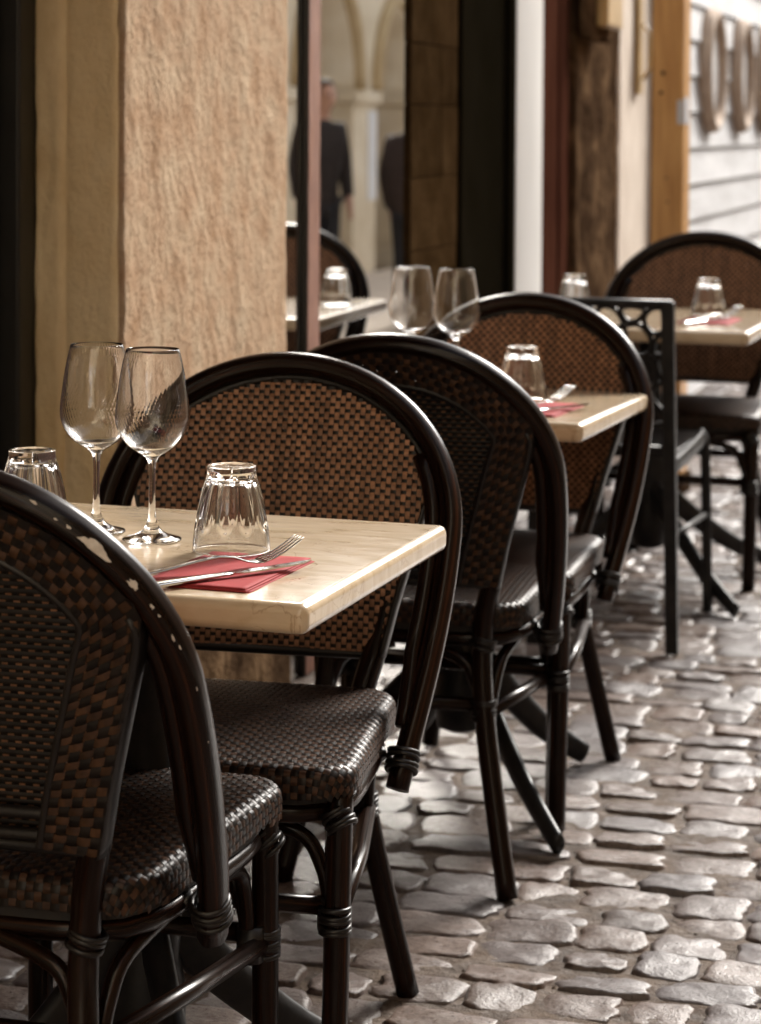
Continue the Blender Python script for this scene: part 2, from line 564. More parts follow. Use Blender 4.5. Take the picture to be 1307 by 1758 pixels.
protos = [stone_shape(k) for k in range(26)]
pm = [p.mesh('cobble', M['cobble']) for p in protos]
rd = random.Random(5)
laid = []
y = -5.2
while y < 10.5:
    rw = rd.uniform(0.083, 0.108)
    x = -0.02 + rd.uniform(0, 0.1)
    while x < 2.3:
        ln = rd.uniform(0.095, 0.175)
        cx, cy_ = x + ln / 2, y + rw / 2 + 0.012 * math.sin(x * 2.2 + y) + rd.uniform(-.004, .004)
        laid.append((cx, cy_, ln - rd.uniform(0.001, 0.017), rw * 1.0 - rd.uniform(0.000, 0.015), rd.uniform(-.08, .08), rd.uniform(-.0035, .0025), rd.randrange(26)))
        x += ln
    y += rw
vis, rest = [], []
for s in laid:
    q = in_view(Vector((s[0], s[1], 0)))
    # stones that lie open to view, in front of the chair and table legs first
    if q and -20 < q[0] < 1330 and q[1] < 1790:
        hidden = q[0] < 480 or (s[0] < 0.62 and q[1] > 900)
        vis.append((q[2] + (3 if hidden else 0), s))
    else:
        rest.append(s)
vis.sort(key=lambda a: a[0])
rest += [s for _, s in vis[300:]]
for _, s in vis[:300]:
    o = bpy.data.objects.new('cobble', pm[s[6]])
    C.objects.link(o)
    o.parent = street
    o.location = (s[0], s[1], ground_z(s[0]) + s[5])
    o.rotation_euler = (rd.uniform(-.02, .02), rd.uniform(-.02, .02), s[4])
    o.scale = (s[2], s[3], 1)
rb = MB()
for s in rest:
    p = protos[s[6]]
    b = len(rb.v)
    c, sn = math.cos(s[4]), math.sin(s[4])
    z0 = ground_z(s[0]) + s[5]
    for q in p.v:
        X, Y = q.x * s[2], q.y * s[3]
        rb.v.append(Vector((s[0] + c * X - sn * Y, s[1] + sn * X + c * Y, z0 + q.z)))
    for f in p.f:
        rb.face(tuple(b + i for i in f))
tag(rb.obj('cobbles', M['cobble'], street), kind='stuff')

gr = MB()
rg_ = random.Random(44)
for _ in range(1400):
    gx, gy = rg_.uniform(0.1, 1.5), rg_.uniform(-2.6, 4.5)
    r = rg_.uniform(0.0012, 0.0042)
    b = len(gr.v)
    for (dx, dy, dz) in ((1, 0, 0), (0, 1, 0), (-1, 0, 0), (0, -1, 0), (0, 0, .8)):
        gr.v.append(Vector((gx + dx * r * rg_.uniform(.7, 1.3), gy + dy * r * rg_.uniform(.7, 1.3), -0.0048 + dz * r * 1.3)))
    for k in range(4): gr.face((b + k, b + (k + 1) % 4, b + 4), 0, None, False)
tag(gr.obj('grit', M['mortar'], street), kind='stuff')
pv = MB()
for k in range(44):
    for q_ in range(2):
        x0 = 2.55 + q_ * 0.87
        pv.box(x0, x0 + 0.862, -8.5 + k * 0.9, -8.5 + k * 0.9 + 0.892, -0.3, -0.10 + 0.004 * nz(k, q_), 0.006, 1)
tag(pv.obj('pavement', M['plaster']), 'pale limestone pavement along the far side of the lane', kind='structure')

# ------------------------------------------------------------------ the cafe house (x <= 0)
cafe = thing('cafe_house', 'old stone cafe house with rough limestone pier and dark reflecting shop window', 'building', (0, 0, 0))


def rough_wall(path, z0, z1, dz, amp, name, mats, parent, seedo=0.0, fine=0.0, edge=None, seg=0.02):
    """vertical sheet along a plan path, pushed about by noise; path points (x, y), outward normal to the right of travel"""
    pts = []
    for (a, b) in zip(path, path[1:]):
        a, b = Vector(a), Vector(b)
        n = max(1, int((b - a).length / seg))
        for i in range(n):
            pts.append((a + (b - a) * i / n))
    pts.append(Vector(path[-1]))
    N = len(pts)
    nrm = []
    for i in range(N):
        t = (pts[min(i + 1, N - 1)] - pts[max(i - 1, 0)]).normalized()
        nrm.append(Vector((t.y, -t.x)))
    K = int((z1 - z0) / dz)
    mb = MB()
    for k in range(K + 1):
        z = z0 + (z1 - z0) * k / K
        for i in range(N):
            p = pts[i]
            h = amp * (nz(p.x * 9, p.y * 9, z * 3.4 + seedo) + 0.5 * nz(p.x * 24, p.y * 24, z * 11 + seedo)) + fine * nz(p.x * 62, p.y * 62, z * 24 + seedo)
            q = p + nrm[i] * h
            mb.v.append(Vector((q.x, q.y, z)))
    for k in range(K):
        for i in range(N - 1):
            a = k * N + i
            mb.face((a, a + 1, a + N + 1, a + N))
    return mb.obj(name, mats, parent)


# rough limestone pier: street face with rounded worn arrises, and the yellow reveal
rough_wall([(0.0 - 0.008, -0.944), (0.0, -0.936), (0.0, -0.012), (-0.012, 0.0), (-0.13, 0.0)], -0.02, 3.0, 0.014, 0.0042, 'stone_face', M['pier_face'], cafe, 0.0, 0.0024, seg=0.011)
rough_wall([(-0.17, -0.925), (-0.158, -0.944), (-0.105, -0.944), (-0.098, -0.948), (-0.012, -0.950), (-0.008, -0.944)], -0.02, 3.0, 0.016, 0.0045, 'stone_reveal', M['pier_side'], cafe, 4.0, 0.0022, seg=0.009)
rough_wall([(-0.166, -0.940), (-0.163, -0.9535), (-0.118, -0.9535), (-0.108, -0.944)], -0.02, 3.0, 0.014, 0.006, 'plaster_strip', M['pale_strip'], cafe, 12.0, 0.002, seg=0.006)
mb = MB()
mb.box(-0.40, -0.03, -0.915, -0.03, -0.02, 3.0, 0.0)
mb.obj('pier_core', M['pier_side'], cafe)
rough_wall([(-0.14, -0.960), (0.006, -0.962), (0.014, -0.950), (0.014, -0.006), (0.004, 0.006), (-0.10, 0.006)], -0.02, 0.40, 0.016, 0.007, 'stained_shaded_base', M['rough_stone'], cafe, 7.0, 0.004, seg=0.014)['label'] = 'darker base stone of the pier, stain and shade put into its colour'  # added base stone; its dark colour holds both stain and contact shade
mb = MB(); mb.box(-0.2, -0.002, -0.95, -0.004, 0.36, 0.396, 0.004); mb.obj('added_base_ledge', M['rough_stone'], cafe)  # closes the top of the added base stone
# recessed dark shopfront left of the pier
mb = MB(); mb.box(-0.24, -0.165, -1.02, -0.93, -0.02, 3.0, 0.006)
mb.obj('door_post', M['black_paint'], cafe)
mb = MB(); mb.box(-0.26, -0.20, -1.20, -1.03, -0.02, 3.0, 0.004)
mb.obj('door_stile', M['dark_red'], cafe)
mb = MB(); mb.box(-0.28, -0.22, -3.0, -1.21, -0.02, 3.0, 0.004)
mb.obj('door_panel', M['dark_red'], cafe)
mb = MB(); mb.box(-0.6, 0.0, -8.5, -3.0, -0.05, 3.0, 0.01)
mb.obj('side_wall', M['house'], cafe)
mb = MB(); mb.box(-6, -0.02, -8.5, 2.19, 3.0, 4.6, 0.02)
mb.obj('upper_wall', M['house'], cafe)
mb = MB(); mb.box(-6, -0.45, -3.0, 2.19, -0.05, 3.0, 0.0)
mb.obj('dark_interior', M['dark'], cafe)
# unseen canopy added above the frame to shade the near tables
aw = MB()
aw.grid(lambda a, b: (1.05 * a, -4.6 + 4.8 * b, 2.90 - 0.42 * a - 0.03 * math.sin(a * PI)), 8, 12)
aw_o = aw.obj('added_awning', M['dark_red'], cafe)
so = aw_o.modifiers.new('thick', 'SOLIDIFY'); so.thickness = 0.004
aw = MB()
aw.tube([(1.055, -4.6, 2.475), (1.055, 0.2, 2.475)], 0.02, 10)
for yy in (-4.5, -2.2, 0.1): aw.tube([(0.02, yy, 2.48), (1.05, yy, 2.46)], 0.015, 8)
aw.obj('added_awning_frame', M['iron'], cafe)
# shop window
win = MB()
win.box(-0.10, -0.02, 0.02, 1.0, -0.02, 0.05, 0.004)
win.box(-0.10, -0.02, 0.02, 1.0, 2.75, 2.99, 0.004)
win.box(-0.10, -0.02, 0.96, 0.999, 0.053, 2.747, 0.003)
wf = win.obj('window', M['black_paint'], cafe)
mb = MB(); mb.box(-0.014, -0.008, 0.005, 1.02, 0.0, 2.99, 0.0)
mb.obj('pane', M['pane'], wf)
mb = MB(); mb.box(-0.006, 0.004, 0.122, 0.205, 0.0, 2.99, 0.001)
mb.obj('mullion', M['black_paint'], wf)
mb = MB()
mb.grid(lambda a, b: (0.0065 + 0.0012 * nz(0, a * 3, b * 40), 0.124 + 0.083 * a + 0.0015 * nz(0, 5, b * 60), 2.98 * b), 3, 120)
mb.obj('copper_strip', M['copper'], wf)
# dark pier of squared stones
zz = 0.0
rs = random.Random(3)
while zz < 2.99:
    h = min(rs.uniform(0.13, 0.2), 3.0 - zz)
    cut = [1.0, 1.50] if rs.random() < 0.5 else [1.0, 1.0 + rs.uniform(.17, .33), 1.50]
    for a, b in zip(cut, cut[1:]):
        mb = MB()
        mb.box(-0.3, 0.002 + rs.uniform(-.001, .001), a + 0.001, b - 0.001, zz + 0.001, zz + h - 0.001, 0.0025, 2)
        mb.obj('stone_block', M['dark_stone'], cafe)
    zz += h
mb = MB(); mb.box(-0.3, -0.004, 1.0, 1.50, 0.0, 3.0, 0.0)
mb.obj('joint_bed', M['dark_stone'], cafe)
mb = MB()
mb.box(-0.2, 0.012, 1.505, 1.57, -0.02, 2.99, 0.004)
mb.box(-0.2, -0.004, 1.572, 2.11, -0.02, 2.99, 0.003)
mb.box(-0.2, 0.012, 2.112, 2.19, -0.02, 2.99, 0.004)
mb.obj('dark_door', M['dark_panel'], cafe, )['label'] = 'plain dark brown closed door leaf'

# ------------------------------------------------------------------ the next house with white and red-brown shopfront
shop = thing('neighbour_house', 'next house with white pilaster, red-brown post, rough stone pier and pale plaster', 'building', (0, 0, 0))
mb = MB()
mb.box(-0.3, 0.012, 2.20, 2.585, -0.02, 3.0, 0.006)
mb.obj('white_pilaster', M['white_wood'], shop)
mb = MB()
for k in range(3):
    mb.box(-0.3, 0.004 - 0.006 * (k % 2), 2.59 + 0.155 * k, 2.59 + 0.155 * (k + 1) - 0.004, -0.02, 3.0, 0.012, 3)
mb.obj('red_brown_post', M['red_wood'], shop)
mb = MB(); mb.box(-0.35, -0.10, 3.06, 3.19, -0.02, 3.0, 0.004)
mb.obj('black_gap', M['black_paint'], shop)
rough_wall([(-0.2, 3.19), (-0.015, 3.19), (0.0, 3.20), (0.0, 4.015), (-0.05, 4.02)], -0.02, 3.0, 0.03, 0.009, 'rough_stone_pier', M['rough_stone'], shop, 9.0, 0.004, seg=0.03)
rough_wall([(-0.06, 4.02), (0.0, 4.03), (0.0, 4.76), (-0.02, 4.77)], -0.02, 3.0, 0.04, 0.005, 'plaster_pier', M['plaster'], shop, 2.0, 0.002, seg=0.04)
mb = MB(); mb.tube([(0.02, 4.82, -0.02), (0.02, 4.82, 3.0)], 0.045, 16)
mb.obj('drain_pipe', M['grey_paint'], shop)
mb = MB(); mb.box(-0.5, -0.03, 4.03, 5.0, -0.02, 3.0, 0.0)
mb.box(-0.5, -0.05, 3.2, 4.0, -0.02, 3.0, 0.0)
mb.obj('wall_core', M['plaster'], shop)
mb = MB(); mb.box(0.004, 0.022, 4.36, 4.46, 1.36, 1.9, 0.006); mb.tube([(0.03, 4.41, 1.42), (0.055, 4.41, 1.46), (0.055, 4.41, 1.60), (0.03, 4.41, 1.64)], 0.008, 8)
mb.obj('brass_fitting', M['brass'], shop)
mb = MB(); mb.box(-6, -0.02, 2.20, 5.0, 3.0, 3.4, 0.02)
mb.obj('upper_wall', M['house'], shop)
# little framed wall box on the rough pier
wb = thing('wall_box', 'small square ochre box in a brown frame fixed to the rough stone pier', 'wall box', (0.02, 3.32, 1.53))
mb = MB(); mb.box(0.0, 0.05, -0.2, 0.2, 0.0, 0.34, 0.01)
mb.obj('frame', M['rough_stone'], wb)
mb = MB(); mb.box(0.051, 0.095, -0.15, 0.15, 0.045, 0.30, 0.012)
mb.obj('lid', M['brass'], wb)

# ------------------------------------------------------------------ white boarded house with round windows
white = thing('white_boarded_house', 'bright white boarded house front with three round oak-ringed windows', 'building', (0, 0, 0))
for k in range(20):
    z0 = -0.02 + 0.165 * k
    mb = MB()
    lean = 0.016
    y0, y1 = 5.02, 24.0
    b = len(mb.v)
    for yy in (y0, y1):
        mb.v += [Vector((-0.06, yy, z0)), Vector((0.020, yy, z0)), Vector((0.020 - lean, yy, z0 + 0.160)), Vector((-0.06, yy, z0 + 0.160))]
    mb.face((0, 1, 2, 3), 0, None, False); mb.face((7, 6, 5, 4), 0, None, False)
    for i in range(4):
        mb.face((i, i + 4, (i + 1) % 4 + 4, (i + 1) % 4), 0, None, False)
    mb.obj('board', M['white_board'], white)
mb = MB(); mb.box(-5, -0.07, 5.02, 24, -0.1, 3.3, 0.0)
mb.obj('wall', M['white_board'], white)
for yy in (6.35, 7.47, 8.50, 9.5):
    rg = MB()
    n = 40
    ring = [Vector((0.035, yy + 0.27 * math.cos(2 * PI * i / n), 1.50 + 0.27 * math.sin(2 * PI * i / n))) for i in range(n)]
    rg.tube(ring, 0.030, 10, closed=True, sq=(1.0, 1.3), up=(1, 0, 0))
    ph = rg.obj('round_window', M['ring_wood'], white)
    ds = MB()
    ds.lathe([(0.0005, 0.012), (0.12, 0.010), (0.25, 0.0)], 32)
    for q in ds.v:
        x, y_, z_ = q.x, q.y, q.z
        q.x, q.y, q.z = 0.030 + z_, yy + x, 1.50 + y_
    ds.obj('pane', M['porthole'], ph)

# ------------------------------------------------------------------ wooden post in front of it
post = thing('wooden_post', 'square orange varnished timber post standing on the cobbles by the plaster pier', 'post', (0.364, 2.988, 0), R(-4))
mb = MB(); mb.box(-0.055, 0.055, -0.055, 0.055, 0, 2.7, 0.008, 2)
mb.obj('timber', M['orange_wood'], post)
mb = MB(); mb.box(-0.068, 0.068, -0.068, 0.068, 0.0, 0.07, 0.006)
mb.obj('foot', M['rough_stone'], post)
mb = MB()
for (px, pz, r) in ((-0.015, 1.41, .007), (-0.02, 1.345, .006), (0.0, 1.06, .004), (0.004, 0.98, .004)):
    mb.tube([(px, -0.054, pz), (px, -0.058, pz)], r, 10)
mb.obj('screw', M['black_paint'], post)
mb = MB(); mb.box(0.0552, 0.0575, -0.045, 0.02, 1.24, 1.33, 0.0)
mb.box(0.035, 0.0545, -0.0575, -0.0552, 1.24, 1.32, 0.0)
mb.obj('sticker', M['grey_paint'], post)

# ------------------------------------------------------------------ arcade across the lane (seen mirrored in the shop window)
arc = thing('arcade_house', 'pale limestone house with arcade arches across the lane, mirrored in the shop window', 'building', (0, 0, 0))
XA = 4.3
ZS = 1.42      # springing
def arch_bay(y0, y1, pier):
    """one bay: pier at y0..y0+pier, arch to y1"""
    mb = MB()
    mb.box(XA, XA + 0.7, y0, y0 + pier, -0.3, ZS - 0.001, 0.015)
    mb.obj('pier', M['arcade'], arc)
    mb = MB()
    mb.box(XA - 0.05, XA + 0.72, y0 - 0.05, y0 + pier + 0.05, ZS + 0.001, ZS + 0.12, 0.02)
    mb.obj('capital', M['arcade'], arc)
    a, b = y0 + pier, y1
    c, r = (a + b) / 2, (b - a) / 2
    zb = ZS + 0.122
    n = 18
    mb = MB()
    top = 3.4
    for side in (0, 0.7):
        for i in range(n + 1):
            th = PI - PI * i / n
            mb.v.append(Vector((XA + side, c + r * math.cos(th), zb + r * 1.12 * math.sin(th))))
            mb.v.append(Vector((XA + side, c + r * math.cos(th) if 0 < i < n else (a if i == 0 else b), top)))
    W = 2 * (n + 1)
    for i in range(n):
        k = 2 * i
        mb.face((k, k + 1, k + 3, k + 2), 0, None, False)
        mb.face((W + k, W + k + 2, W + k + 3, W + k + 1), 0, None, False)
        mb.face((k, k + 2, W + k + 2, W + k), 0, None, True)
    mb.obj('arch', M['arcade'], arc)
    mb = MB(); mb.box(XA, XA + 0.7, y0, y0 + pier, ZS + 0.122, top, 0.0)
    mb.obj('spandrel', M['arcade'], arc)
    mb = MB()
    mb.tube([(XA - 0.02, c + (r + 0.09) * math.cos(PI * i / 24), zb + (r + 0.09) * 1.12 * math.sin(PI * i / 24)) for i in range(25)], 0.075, 8)
    mb.obj('arch_moulding', M['arcade_dark'], arc)
for k in range(-4, 10):
    y0 = 14.9 + k * 2.35 if k < 1 else 14.9 + k * 2.1
    arch_bay(y0, y0 + (2.35 if k < 0 else 2.1), 0.72)
mb = MB(); mb.box(XA + 1.3, XA + 1.6, 4.5, 38, -0.3, 3.4, 0)
mb.obj('back_wall', M['arcade_dark'], arc)
mb = MB(); mb.box(XA, XA + 6, 4.45, 40, 3.402, 3.8, 0.02)
mb.obj('upper_wall', M['arcade'], arc)
mb = MB(); mb.box(XA, XA + 6, -2.5, 4.4, -0.3, 4.0, 0.02); mb.box(XA, XA + 6, -8.5, -2.52, -0.3, 6.0, 0.02)
mb.obj('side_wall', M['dim_house'], arc)
mb = MB(); mb.box(XA - 0.012, XA - 0.002, 15.35, 15.60, 0.55, 1.36, 0)
mb.obj('notice', M['paper'], arc)
mb = MB(); mb.box(XA - 0.012, XA - 0.002, 16.4, 16.6, -0.1, 0.5, 0)
# unseen house behind the camera, set near and pale to bounce fill light
bounceh = thing('bounce_house', 'unseen pale house behind the viewpoint, set close to bounce light', 'building', (0, -8.6, 0))
mb = MB(); mb.box(-6, 10, -5, 0, -0.4, 9.0, 0.02)
mb.obj('wall', M['arcade'], bounceh)
for xx in (0.6, 2.6):
    f = MB(); f.box(xx - .55, xx + .55, 0.002, 0.06, 1.0, 2.6, 0.01)
    fo = f.obj('window', M['white_wood'], bounceh)
    f = MB(); f.box(xx - .47, xx + .47, 0.062, 0.066, 1.08, 2.52, 0.0)
    f.obj('pane', M['pane'], fo)

# ================================================================== RATTAN CHAIRS (front = +y, origin under the rear seat edge)
HY = [(0.355, 0.150), (0.43, 0.112), (0.50, 0.068), (0.58, 0.022), (0.66, -0.022), (0.74, -0.062), (0.82, -0.096), (0.89, -0.120)]
PW = [(0.49, 0.146), (0.56, 0.162), (0.64, 0.184), (0.72, 0.206), (0.76, 0.214)]
HC, HA, HB = 0.665, 0.252, 0.220          # hoop: ellipse centre height, half width, height


def hoop_y(z): return interp(HY, z)
def panel_y(x, z):
    zl = z
    base = -0.2 * (zl - 0.42) if zl < 0.70 else -0.056 - (zl - 0.70) * 0.36
    return base - 0.014 * (1 - min(1, (x / 0.22) ** 2))


def hoop_path(off=0.0):
    pts = []
    for k in range(15):
        t = k / 15
        z = 0.355 + (HC - 0.355) * t
        x = 0.214 + (HA - 0.214) * math.sin(t * PI / 2)
        pts.append(Vector((x - off, hoop_y(z), z)))
    for k in range(41):
        th = PI * k / 40
        z = HC + (HB - off) * math.sin(th)
        pts.append(Vector(((HA - off) * math.cos(th), hoop_y(z), z)))
    for k in range(15):
        p = pts[14 - k]
        pts.append(Vector((-p.x, p.y, p.z)))
    return pts


def panel_half(z, inset=0.0):
    ex = 0.0
    zt = HC + HB - 0.020 - inset
    if z >= zt: return -1
    a, b = HA - 0.020 - inset, HB - 0.020 - inset
    el = a * math.sqrt(max(0, 1 - ((max(z, HC) - HC) / b) ** 2))
    return min(el, interp(PW, z) - inset) if z < 0.76 else el


def weave(mb, fn, pr, qr, pitch, mask, wv, wh, amp, mv=0, mh=1, rows=None, alt=None, dome=0.3):
    """plain weave of flat strands: fn(p, q) -> (position, normal)"""
    p0, p1 = pr
    q0, q1 = qr
    NP, NQ = int((p1 - p0) / pitch), int((q1 - q0) / pitch)
    rr = random.Random(11)

    def strand(samples, width, across, m):
        run = []
        for s in samples + [None]:
            if s is not None and mask(s[0], s[1]):
                run.append(s)
                continue
            if len(run) > 1:
                base = len(mb.v)
                for (p, q, h) in run:
                    for k, o in enumerate((-0.5, 0.0, 0.5)):
                        pp, qq = (p + o * width, q) if across else (p, q + o * width)
                        P, Nn = fn(pp, qq)
                        mb.v.append(P + Nn * (h - (0 if k == 1 else dome * amp)))
                for i in range(len(run) - 1):
                    for k in range(2):
                        a = base + 3 * i + k
                        mb.face((a, a + 1, a + 4, a + 3) if across else (a, a + 3, a + 4, a + 1), m)
            run = []
    for i in range(NP + 1):
        p = p0 + i * pitch
        sm = []
        for j in range(NQ + 1):
            q = q0 + j * pitch
            h = amp if (i + j) % 2 == 0 else -amp
            sm += [(p, q - .27 * pitch, h), (p, q + .27 * pitch, h)]
        strand(sm, wv, True, mv if not (alt and rr.random() < alt) else mh)
    for j in range(NQ + 1):
        q = q0 + j * pitch
        sm = []
        for i in range(NP + 1):
            p = p0 + i * pitch
            h = -amp if (i + j) % 2 == 0 else amp
            sm += [(p - .27 * pitch, q, h), (p + .27 * pitch, q, h)]
        strand(sm, wh, False, mh)


def rings(mb, center, axis, r, n, gap, minor=0.005):
    ax = Vector(axis).normalized()
    a = ax.cross(Vector((1, 0.2, 0.1))).normalized()
    b = ax.cross(a)
    for k in range(n):
        c = Vector(center) + ax * ((k - (n - 1) / 2) * gap)
        tl = ax * (0.0015 * (-1) ** k)
        mb.tube([c + (a * math.cos(2 * PI * i / 14) + b * math.sin(2 * PI * i / 14)) * r + tl * math.cos(2 * PI * i / 14) for i in range(14)], minor, 6, closed=True)


def rattan_chair():
    t = thing('rattan_chair', '-', 'chair')
    # --- hoop, with the second tube lashed inside it low down on each side
    hp = hoop_path()
    mb = MB()
    mb.tube(hp, 0.0160, 18, flute=0.04, nf=6, sq=(1.0, 1.2), up=(0, 1, 0))
    hoop = mb.obj('back_hoop', M['cane'], t)
    for s in (1, -1):
        mb = MB()
        pts = []
        for k in range(20):
            z = 0.43 + (0.765 - 0.43) * k / 19
            if z < HC:
                x = 0.214 + (HA - 0.214) * math.sin((z - 0.355) / (HC - 0.355) * PI / 2)
            else:
                x = HA * math.sqrt(1 - ((z - HC) / HB) ** 2)
            pts.append((s * (x - 0.0255 + 0.012 * max(0, 1 - k / 5)), hoop_y(z) + 0.004, z))
        mb.tube(pts, 0.0115, 14, flute=0.04, nf=6, up=(0, 1, 0))
        mb.obj('inner_hoop_tube', M['cane'], t)
    # --- rear legs run on up as the panel posts
    for s in (1, -1):
        mb = MB()
        path = crom([(s * 0.198, -0.072, 0.745), (s * 0.152, -0.022, 0.52), (s * 0.131, -0.001, 0.42), (s * 0.136, -0.016, 0.28), (s * 0.186, -0.072, 0.0)], 7)
        mb.tube(path, [0.0100 if q.z > 0.5 else 0.0165 for q in path], 14, flute=0.04, nf=6)
        mb.obj('leg', M['cane'], t)
        mb = MB()
        mb.tube(crom([(s * 0.192, 0.388, 0.425), (s * 0.190, 0.398, 0.2), (s * 0.187, 0.402, 0.0)], 6), 0.0160, 14, flute=0.04, nf=6)
        mb.obj('leg', M['cane'], t)
    # --- backrest: woven skin in front
    mb = MB()
    fnp = lambda x, z: (Vector((x, panel_y(x, z) + 0.013, z)), Vector((0, 0.96, 0.25)))
    weave(mb, fnp, (-0.24, 0.24), (0.495, 0.88), 0.0076, lambda x, z: z > 0.497 and abs(x) < panel_half(z, 0.003) + (0.012 if z < 0.74 else 0.0), 0.0068, 0.0048, 0.0007)
    tag(mb.obj('backrest_weave', [M['brown_strand'], M['black_strand']], t), kind='stuff')
    # dark surround of the skin: a flat rim tube following the panel outline
    out = []
    zt = HC + HB - 0.022
    zs = [0.492 + (0.74 - 0.492) * k / 12 for k in range(13)]
    right = [Vector((panel_half(z) , panel_y(panel_half(z), z), z)) for z in zs]
    a, b = HA - 0.022, HB - 0.022
    th0 = math.asin((0.75 - HC) / b)
    top = []
    for k in range(31):
        th = th0 + (PI - 2 * th0) * k / 30
        x, z = a * math.cos(th), HC + b * math.sin(th)
        top.append(Vector((x, panel_y(x, z), z)))
    left = [Vector((-p.x, p.y, p.z)) for p in reversed(right)]
    mb = MB()
    mb.tube(right + top + left, 0.0085, 8, closed=True, sq=(0.9, 1.2), up=(0, 1, 0))
    mb.obj('panel_rim', M['lash'], t)
    # --- back side: woven band round the edge, inner arch tube and dark bottom rail
    line = []
    for p in right + top + left:
        line.append(p)
    cen = Vector((0, 0, 0.66))
    S = [0]
    for a_, b_ in zip(line, line[1:]):
        S.append(S[-1] + (b_ - a_).length)

    zi = [0.497 + (0.70 - 0.497) * k / 10 for k in range(11)]
    ia, ib = HA - 0.066, HB - 0.064
    ri = [Vector((min(panel_half(z) - 0.050, ia * math.sqrt(max(0, 1 - (max(0, z - HC) / ib) ** 2))), 0, z)) for z in zi]
    t0 = math.asin((0.735 - HC) / ib)
    ti = [Vector((ia * 0.985 * math.cos(t0 + (PI - 2 * t0) * k / 30), 0, HC + ib * math.sin(t0 + (PI - 2 * t0) * k / 30))) for k in range(31)]
    inner = ri + ti + [Vector((-p.x, 0, p.z)) for p in reversed(ri)]
    for _ in range(2):
        inner = [inner[0]] + [q for a_, b_ in zip(inner, inner[1:]) for q in (a_ * .75 + b_ * .25, a_ * .25 + b_ * .75)] + [inner[-1]]

    def resample(ln, n):
        D = [0]
        for a_, b_ in zip(ln, ln[1:]): D.append(D[-1] + (b_ - a_).length)
        res, k = [], 0
        for i in range(n + 1):
            d = D[-1] * i / n
            while k < len(D) - 2 and D[k + 1] < d: k += 1
            res.append(ln[k].lerp(ln[k + 1], (d - D[k]) / max(1e-9, D[k + 1] - D[k])))
        return res
    NR = 200
    Lo, Li = resample(line, NR), resample(inner, NR)

    def fb(s, q):
        f = min(max(s / S[-1], 0), 0.99999) * NR
        k = int(f)
        o_ = Lo[k].lerp(Lo[min(k + 1, NR)], f - k)
        i_ = Li[k].lerp(Li[min(k + 1, NR)], f - k)
        P = o_.lerp(i_, q / 0.045)
        P.y = panel_y(P.x, P.z) - 0.018
        return P, Vector((0, -0.97, -0.2))
    mb = MB()
    weave(mb, fb, (0.004, S[-1] - 0.004), (-0.008, 0.042), 0.0114, lambda s, q: 0 < s < S[-1] and q < 0.047, 0.0096, 0.0096, 0.0012)
    tag(mb.obj('back_band_weave', [M['band_strand'], M['black_strand']], t), kind='stuff')
    mb = MB()
    mb.tube([Vector((p.x, panel_y(p.x, p.z) - 0.016, p.z)) for p in inner], 0.0045, 8, up=(0, 1, 0))
    mb.obj('inner_arch', M['lash'], t)
    for side in (1, -1):
        mb = MB()
        ed = []
        for k in range(25):
            z = 0.490 + (0.752 - 0.490) * k / 24
            ed.append(Vector((side * (panel_half(z) + 0.0105 * min(1, (0.765 - z) / 0.03)), panel_y(0.2, z) - 0.002, z)))
        mb.tube(ed, 0.0058, 12, sq=(1.0, 3.1), up=(0, 1, 0))
        mb.obj('edge_binding', M['lash'], t)
    # thin brown cross strands seen from behind inside the arch
    mb = MB()
    z = 0.495 + 0.0076 * 1.5
    while z < 0.83:
        xm = 0
        for p in inner:
            if abs(p.z - z) < 0.006: xm = max(xm, p.x)
        if z > 0.735: xm = ia * math.sqrt(max(0, 1 - ((z - HC) / ib) ** 2))
        if z < 0.545: xm = panel_half(z) - 0.045
        if xm > 0.02:
            b0 = len(mb.v)
            n = 24
            for k in range(n + 1):
                x = -xm + 2 * xm * k / n
                for zo, yo in ((-0.0025, 0), (0, -0.0009), (0.0025, 0)):
                    mb.v.append(Vector((x, panel_y(x, z) + 0.0095 + yo, z + zo)))
            for k in range(n):
                for r in range(2):
                    a = b0 + 3 * k + r
                    mb.face((a, a + 1, a + 4, a + 3))
        z += 0.0076
    tag(mb.obj('cross_strands', M['black_strand'], t), kind='stuff')
    mb = MB()
    for (z, r) in ((0.505, 0.0075), (0.530, 0.007)):
        mb.tube([(x * 0.0135, panel_y(x * 0.0135, z) - (0.004 if z > .52 else 0.0), z) for x in range(-10, 11)], r, 10)
    mb.obj('panel_rail', M['lash'], t)
    # --- seat: woven cushion cover wrapped round a board
    hx = lambda q: 0.188 + (0.216 - 0.188) * (q + 0.0) / 0.43
    RC, ED, DROP = 0.055, 0.016, 0.036

    def fs(p, q):
        # p along x, q along y in flat strand coordinates centred on the seat
        qq = min(max(q, 0.0), 0.43)
        H = hx(qq)
        ix, iy0, iy1 = H - RC, RC, 0.43 - RC
        cx, cy = min(max(p, -ix), ix), min(max(q, iy0), iy1)
        dx, dy = p - cx, q - cy
        d = math.hypot(dx, dy)
        crown = 0.010 * (1 - (p / 0.21) ** 2) * (1 - ((q - .215) / .215) ** 2) if abs(p) < .21 and 0 < q < .43 else 0
        flat = RC - ED
        if d <= flat or d == 0:
            return Vector((p, q, 0.452 + crown)), Vector((0, 0, 1))
        ux, uy = dx / d, dy / d
        e = d - flat
        if e < ED * PI / 2:
            an = e / ED
            rr_, zz_ = flat + ED * math.sin(an), 0.452 - ED * (1 - math.cos(an))
            nn = Vector((ux * math.sin(an), uy * math.sin(an), math.cos(an)))
        else:
            rr_, zz_ = flat + ED, 0.452 - ED - (e - ED * PI / 2)
            nn = Vector((ux, uy, 0))
        return Vector((cx + ux * rr_, cy + uy * rr_, zz_ + crown)), nn

